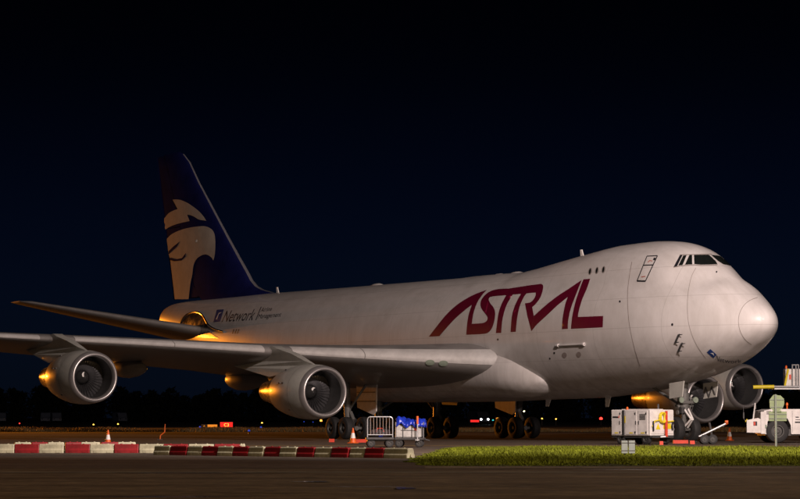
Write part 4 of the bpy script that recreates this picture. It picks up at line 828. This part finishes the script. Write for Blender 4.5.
for x in (-.22, .14): m = MB(); m.box((x, 0, .27), (.04, .965, .56)); m.build('strap', STEEL, t2)
m = MB(); m.box((LB*.24, -.482, .36), (.09, .008, .15)); m.build('label', CHK, t2)
m = MB(); m.box((0, -.482, .30), (LB*.5, .008, .025)); m.build('label', INK, t2)
t3 = thing('blue_tarpaulin', 'crumpled blue tarpaulin thrown over the wrapped crate', 'tarpaulin', (c[0]+GF[0]*.42, c[1]+GF[1]*.42, .93), CRZ-.06)
m = MB(); nx, ny = 26, 16
for i in range(nx+1):
    for j in range(ny+1):
        x = -LB*.44+LB*.98*i/nx; y = -.58+1.16*j/ny; hgt = .16+.05*math.sin(i*.55+j*.3)+.035*math.sin(j*.8-i*.35)+.015*math.sin(i*1.3); edge = max(0, abs(y)-.46)/.12; left = max(0, -x/(LB*.44)-.75)/.25
        m.v.append((x+.03*math.sin(j*1.7), y+.03*math.sin(i*1.9), max(.012, hgt*(1-.5*max(edge, 0))+.13*math.exp(-((x+LB*.30)/.13)**2))-edge*.17*(1+.25*math.sin(i*.8))-left*.05))
for i in range(nx):
    for j in range(ny): a_ = i*(ny+1)+j; m.f.append((a_, a_+1, a_+ny+2, a_+ny+1))
o = m.build('tarpaulin_sheet', TARP, t3, True, 80); sm = o.modifiers.new('t', 'SOLIDIFY'); sm.thickness = .012

# tug on the right
o0 = gr(786, 443.2); t = thing('tow_tractor', 'white aircraft tow tractor with its small door open', 'tractor', (o0[0], o0[1], 0), CRZ+.06)
ppm = FPX/122.5; U = lambda u: (u-786)/ppm
m = MB(); x0, x1 = U(764), U(864)
pr = [(x0, .42), (x0, 1.52), (x0+.35, 1.60), (x1-.3, 1.60), (x1, 1.35), (x1, .42), (U(800)+2.35, .42), (U(800)+2.3, .75), (U(800)+2.0, 1.05), (U(800)+1.5, 1.05), (U(800)+1.2, .75), (U(800)+1.15, .42), (U(791.5), .42), (U(791.0), .85), (U(788), 1.14), (U(783), 1.28), (U(772), 1.28), (U(767.5), 1.0), (U(766.5), .42)]
m.prism(pr, 0.0, 2.2); m.build('body', VW, t)
m = MB(); m.box(((x0+x1)/2, 1.1, .50), (x1-x0-.15, 1.9, .3)); m.build('chassis', STEEL, t)
wheel_set(t, [(U(777.5), .12, .56), (U(777.5), 1.95, .56), (U(800)+1.75, .12, .56), (U(800)+1.75, 1.95, .56)], .56, .42)
m = MB(); m.prism([(U(746.5), .50), (U(761.5), .48), (U(761.5), 1.10), (U(758), 1.18), (U(746.5), 1.08)], -.02, .04); m.build('door', VW, t)
m = MB(); m.box((U(755), -.028, .92), (.18, .012, .2)); m.build('door_window', INK, t); m = MB(); m.box((U(754.2), -.036, .92), (.09, .012, .16)); m.build('door_sticker', CHK, t)
m = MB(); m.tube((U(753.5), .1, 1.1), (U(755.6), .1, 1.86), .035, n=8); m.tube((U(755.6), .1, 1.86), (U(758), .6, 1.62), .03, n=8); m.tube((U(752.6), .1, 1.12), (U(762), .1, 1.06), .04, n=8); m.build('windscreen_post', VW, t)
m = MB(); m.box((U(762.8), 0.3, .95), (.22, .7, 1.05), ch=.02); m.build('cab_front', VW, t)
m = MB(); m.box((U(744.6), .3, 1.3), (.06, .12, .30), ch=.01); m.tube((U(744.6), .3, 1.15), (U(748), .3, .95), .02, n=6); m.tube((U(744.6), .3, 1.45), (U(744.6), .3, 1.72), .012, n=6); m.build('mirror', STEEL, t)
m = MB(); m.path([(U(748), .2, 1.12), (U(746), .2, 1.02), (U(750), .2, .95)], .03, 6); m.build('grab_rail', YEL, t)
m = MB(); m.box((U(797.5), -.004, 1.22), (.16, .01, .05)); m.box((U(798.5), -.004, 1.10), (.26, .01, .03)); m.box((U(799), -.004, .98), (.36, .01, .07)); m.build('company_mark', INK, t)
for k in range(5): m = MB(); m.box((U(768.5)+.02, -.006, 1.36-.02*0+.035*k), (.22, .016, .016)); m.build('grille_bar', STEEL, t)
m = MB(); m.box((U(765.5), -.02, .78), (.10, .05, .16), ch=.01); m.build('headlight', LENS, t); m = MB(); m.tube((U(789), .35, 1.6), (U(789), .35, 1.78), .03, n=8); m.lathe([(0, .06), (.1, .05), (.13, .01)], (U(789), .35, 1.78), (0, 0, 1), 12); m.build('beacon', ORA, t, True)
for x in (U(792.6), U(806)): m = MB(); m.box((x, -.003, 1.0), (.012, .01, 1.0)); m.build('panel_joint', STEEL, t)

# high loader behind the tug
o0 = gr(815, 441.2); t = thing('cargo_loader', 'cargo high loader with yellow bumper beam and raised white platform cab', 'loader', (o0[0], o0[1], 0), CRZ)
D0 = float((o0-CAM)@FWD); ppm = FPX/D0; U = lambda u: (u-815)/ppm; Z = lambda v: CAM[2]+(417.2-v)/ppm
m = MB(); m.tube((U(753.5), 0, Z(387.2)), (U(774.5), 0, Z(386.8)), .10, n=12); m.build('bumper_beam', YEL, t, True)
m = MB(); m.box((U(850), 1.2, Z(388)), (U(925)-U(775), 2.4, .14)); m.tube((U(774), 0, Z(386.9)), (U(800), 0, Z(387.0)), .07, n=8); m.build('platform', GALV, t)
m = MB(); m.box((U(802), .5, (Z(386.8)+Z(369))/2+.02), (U(818)-U(787), .8, Z(369)-Z(386.4)), ch=.03); m.build('platform_cab', VW, t)
m = MB(); m.tube((U(785.4), .05, Z(386.6)), (U(789), .05, Z(369)), .055, n=8); m.build('edge_rail', YEL, t)
m = MB()
for u in (793, 796.6, 799.2): m.tube((U(u), -.02, Z(386.6)), (U(u), -.02, Z(364.5)), .035, n=8)
m.tube((U(793), -.02, Z(365)), (U(799.2), -.02, Z(365)), .03, n=8); m.build('guard_rail', GALV, t)
m = MB(); m.lathe([(0, .06), (.12, .05), (.16, .01)], (U(788.4), .5, Z(369)+.03), (0, 0, 1), 12); m.build('beacon', ORA, t, True)
m = MB(); m.box((U(791), .09, Z(377)), (.1, .02, .25)); m.build('warning_label', CHK, t)
m = MB()
for y in (.2, 2.2): m.tube((U(806), y, .7), (U(870), y, Z(389)), .09, n=8); m.tube((U(870), y, .7), (U(806), y, Z(389)), .09, n=8)
m.build('scissor_lift', STEEL, t)
m = MB(); m.box((U(850), 1.2, .62), (U(905)-U(803), 2.2, .36), ch=.03); m.build('chassis', VW, t)
wheel_set(t, [(U(812), .1, .4), (U(890), .1, .4), (U(812), 2.3, .4), (U(890), 2.3, .4)], .4, .3)

# signs on the grass
o0 = gr(777.3, 448.0); D0 = float((o0-CAM)@FWD); ppm = FPX/D0; hz_ = .05
t = thing('sign_post', 'pale green sign seen from behind on a post in the grass', 'sign', (o0[0], o0[1], hz_), CRZ)
Z = lambda v: CAM[2]+(417.2-v)/ppm-hz_
m = MB(); m.box((-.06, -.06, (Z(394.5)-.15)/2), (.075, .06, Z(394.5)+.15)); m.build('post', POST, t)
W8 = 7.4/ppm; m = MB(); m.prism([(-W8*.45, Z(394.8)), (W8*.5, Z(395.6)), (W8*.98, Z(399)), (W8, Z(404)), (W8*.75, Z(408.5)), (W8*.3, Z(410.6)), (-W8*.45, Z(410.6)), (-W8*.95, Z(408)), (-W8, Z(400))], .0, .03); m.build('octagonal_board', SIGNG, t)
m = MB(); m.box((0, -.012, Z(399.8)), (W8*1.9, .02, .04)); m.box((0, -.012, Z(407.2)), (W8*1.7, .02, .04)); m.build('board_rail', POST, t)
m = MB(); m.box((0, .015, Z(411.7)), (.35, .03, .09)); m.build('bracket', SIGNG, t)
m = MB(); m.box((.03, .015, Z(416.4)), (18/ppm, .03, 9.6/ppm), ch=.008); m.build('lower_board', SIGNG, t)
m = MB(); m.box((.03, -.012, Z(414.2)), (17.6/ppm, .02, .035)); m.box((.03, -.012, Z(418.6)), (17.6/ppm, .02, .035)); m.build('board_rail', POST, t)

o0 = gr(628, 458.2); D0 = float((o0-CAM)@FWD); ppm = FPX/D0; hz_ = .05
t = thing('marker_board', 'small white two-panel marker board standing low in the grass', 'marker', (o0[0], o0[1], hz_), CRZ+.1)
MKR = mat('marker_pale_grey', (.30, .35, .33), .5, var=.12, scale=6)
for x in (-.105, .115): m = MB(); m.box((x, 0, .28), (.19, .03, .38), ch=.006); m.build('panel', MKR, t); 
for x in (-.105, .115): m = MB(); m.tube((x, .03, -.1), (x, .03, .12), .02, n=6); m.tube((x, .03, .12), (x, .03, .42), .015, n=6); m.build('stake', STEEL, t)
m = MB(); m.box((0.005, -.012, .17), (.44, .012, .022)); m.box((0.005, -.012, .40), (.44, .012, .018)); m.build('rail', STEEL, t)

# ------------------------------------------------------------------ far airfield: lights, lit signs, vans
def lamp(u, v, name, label, m_, size, D, group=None, lens='lens'):
    p = dp(u, v, D); z = max(p[2], .12); t = thing(name, label, 'light', (p[0], p[1], 0), 0, group)
    a = MB(); a.tube((0, 0, 0), (0, 0, z-size*.5), .05, n=6); a.tube((0, 0, z-size*.6), (0, 0, z-size*.35), size*.7, n=8); a.build('post', STEEL, t)
    a = MB(); a.lathe([(-.5*size, .75*size), (-.1*size, size), (.4*size, .85*size), (.8*size, .4*size), (.95*size, .02)], (0, 0, z), (0, 0, 1), 10); a.build(lens, m_, t, True)
AMB = glow('amber_lens', (1, .55, .08), 3); BLU = glow('blue_lens', (.05, .12, 1), .45); REDL = glow('red_lens', (1, .03, .02), 5); WARM = glow('warm_white_lens', (1, .9, .55), 18); HEAD = glow('headlamp_lens', (.85, .95, 1), 60); TEAL = glow('teal_lens', (.05, .6, .6), 1.2); ORG = glow('orange_lens', (1, .25, .03), 6)
gE = 'edge lights across the far taxiway'
for u, v in ((93.5, 425.2), (118, 424.2), (262, 423), (498, 418.6), (542, 418.8), (556, 419.2)): lamp(u, v, 'edge_light', 'small amber edge light on the far taxiway', AMB, .13, 380, gE)
for u, v in ((304, 421.8), (313, 422.2), (261, 427.3), (200, 427), (249, 430.8)): lamp(u, v, 'edge_light', 'small blue edge light on the far taxiway', BLU, .09, 3300/(v-417.2+4) if v > 425 else 380, 'blue edge lights across the far taxiway')
lamp(19.5, 423.6, 'edge_light', 'faint red light beyond the far grass at the wing tip side', REDL, .1, 380); lamp(601, 418.8, 'obstruction_light', 'red light on a post seen behind the power unit', REDL, .26, 400); lamp(321, 420.8, 'obstruction_light', 'orange light low under the inboard nacelle', ORG, .18, 360)
lamp(493, 420.3, 'edge_light', 'teal light on the far taxiway', TEAL, .14, 400)
for u, v in ((509, 413.0), (515, 411.4), (524, 411.4)): lamp(u, v, 'apron_light', 'yellowish apron light on a short far post', WARM, .13, 520, 'apron lights on short posts')
def lit_sign(u0, u1, v0, v1, D, m_, label, glyph=None, gm=None):
    a, c = dp(u0, v1, D), dp(u1, v0, D); wd = (u1-u0)*D/FPX; hg = (v1-v0)*D/FPX; cx = (a+c)/2
    t = thing('taxiway_sign', label, 'sign', (cx[0], cx[1], 0), CRZ); zb = max(a[2], .06)
    m = MB(); m.box((0, .06, zb+hg/2), (wd+.06, .12, hg+.06)); m.build('case', STEEL, t); m = MB(); m.box((0, -.01, zb+hg/2), (wd, .02, hg)); m.build('lit_face', m_, t)
    for x in (-wd*.35, wd*.35): m = MB(); m.tube((x, .06, 0), (x, .06, zb+.02), .04, n=6); m.build('leg', STEEL, t)
    if glyph:
        me, x0, x1, y0, y1 = text_mesh(glyph); k = hg*.62/(y1-y0); b_ = MB(); b_.add([((v.co.x-(x0+x1)/2)*k, -.024, zb+hg*.16+v.co.y*k) for v in me.vertices], [tuple(p.vertices) for p in me.polygons]); b_.build('lettering', gm, t)
    return t
lit_sign(220.2, 232.6, 425.0-.0, 430.0, 300, glow('red_sign_face', (1, .015, .012), 1.1), 'brightly lit red taxiway sign with two characters', 'C3', glow('sign_letter_yellow', (1, .5, .05), 2.2))
lit_sign(207.6, 217.2, 427.2, 429.8, 300, glow('orange_sign_face', (1, .32, .02), .75), 'lit orange taxiway sign beside the dark panel')
lit_sign(201.6, 206.8, 427.2, 429.8, 300, mat('dark_sign_face', (.03, .02, .01), .5, var=.1, scale=5), 'dark panel left of the lit orange sign', 'A', glow('sign_letter_amber', (1, .35, .02), .8))
lit_sign(470.5, 479.0, 420.0, 422.2, 420, MATS['red_sign_face'], 'long lit red sign far beyond the body gear')
lit_sign(496.0, 500.2, 417.8, 419.4, 420, MATS['orange_sign_face'], 'tiny lit amber sign far beyond the body gear')
# vans far off, one with headlamps on
def van(u, D, rz, label, lit=False):
    p = CAM+ray(u, 417.2)*D; t = thing('parked_van', label, 'van', (p[0], p[1], 0), CRZ+rz, None if lit else 'vans parked beyond the far taxiway')
    m = MB(); m.prism([(-2.4, .45), (2.45, .45), (2.5, 1.0), (2.2, 1.2), (1.55, 2.05), (1.2, 2.2), (-2.4, 2.2)], -.95, .95); m.build('body', mat('van_dark', (.05, .05, .06), .5, var=.1, scale=2) if lit else mat('van_grey', (.16, .18, .24), .45, var=.1, scale=2), t)
    m = MB(); m.prism([(2.16, 1.24), (1.6, 1.98), (1.55, 1.94), (2.08, 1.22)], -.8, .8); m.build('windscreen', GLASS, t)
    for y in (-.96, .96): m = MB(); m.prism([(1.9, 1.25), (1.4, 1.95), (.7, 1.95), (.7, 1.25)], y-.01, y+.01); m.build('side_window', GLASS, t)
    wheel_set(t, [(-1.5, -.85, .36), (1.55, -.85, .36), (-1.5, .85, .36), (1.55, .85, .36)], .36, .22)
    for y in (-.62, .62): m = MB(); m.box((2.49, y, .86), (.06, .26, .2)); m.build('headlight', HEAD if lit else GLASS, t)
van(478.7, 430, -1.2, 'far service van with both headlamps on seen under the belly', True)
van(46, 540, -1.5, 'pale van parked beside another van beyond the far grass'); van(56, 548, -1.35, 'pale van parked second in the pair beyond the far grass'); van(120, 545, -1.2, 'pale van parked alone beyond the far grass'); van(1, 540, -1.4, 'pale van parked apart from the pair beyond the far grass')

# ------------------------------------------------------------------ apron floodlight masts (real lamps of the place, outside the view)
def mast(x, y, h, tgt, col, power, heads, label, spread=110, radius=.35):
    t = thing('floodlight_mast', label, 'floodlight', (x, y, 0))
    m = MB(); m.tube((0, 0, 0), (0, 0, h), .28, .14, 14); m.box((0, 0, .1), (.9, .9, .2)); m.build('mast_pole', GALV, t, True)
    d = Vector((tgt[0]-x, tgt[1]-y, 0)).normalized(); sd_ = Vector((-d.y, d.x, 0))
    m = MB(); m.tube(sd_*-1.6+Vector((0, 0, h)), sd_*1.6+Vector((0, 0, h)), .07, n=8); m.build('crossarm', GALV, t)
    lm = glow('flood_lens_'+str(len(MATS)), col, power/6000.0)
    for i in range(heads):
        o_ = sd_*(2.6*(i/(heads-1)-.5) if heads > 1 else 0)+Vector((0, 0, h+.28)); aim = (Vector(tgt)-Vector((x, y, 0))-o_).normalized()
        Mq = aim.to_track_quat('X', 'Z').to_matrix()
        m = MB(); m.box(o_-aim*.12, (.22, .52, .42), M=Mq, ch=.03); m.build('lamp_housing', STEEL, t)
        m = MB(); m.box(o_+aim*.005, (.02, .46, .36), M=Mq); m.build('lamp_lens', lm, t)
        ld = bpy.data.lights.new('floodlight', 'SPOT'); ld.energy = power/heads; ld.color = col; ld.spot_size = rad(spread); ld.spot_blend = .8 if spread > 60 else .5; ld.shadow_soft_size = radius
        lo = bpy.data.objects.new('floodlight_beam', ld); COL.objects.link(lo); lo.parent = t; lo.location = o_+aim*.5; lo.rotation_euler = (-aim).to_track_quat('Z', 'Y').to_euler()
mast(46, -25, 25, (-6, -4, 4), (1.0, .80, .74), 150000, 3, 'tall floodlight mast with three lamps off the starboard bow', 125)
mast(82, -4, 25, (10, -10, 2), (1.0, .80, .76), 64000, 3, 'tall floodlight mast with three lamps ahead of the nose', 168)
mast(113, -48, 24, (66, -40, 0), (1.0, .62, .30), 50000, 2, 'tall floodlight mast with two lamps beside the viewpoint', 70)
mast(-185, -2, 6.5, (-95, -2, -16), (1.0, .29, .02), 170000, 2, 'low sodium lamp post with two lamps behind the tail', 50)
mast(-187, -19, 8, (-75, -5, 1), (1.0, .29, .02), 80000, 1, 'low sodium lamp post with a single lamp behind the tail', 30)
far_post = cg(-62, 262)
mast(far_post[0], far_post[1], 9, tuple(cg(0, 250)[:2])+(-30,), (1.0, .29, .02), 110000, 1, 'sodium lamp post beside the far grass strip', 150)
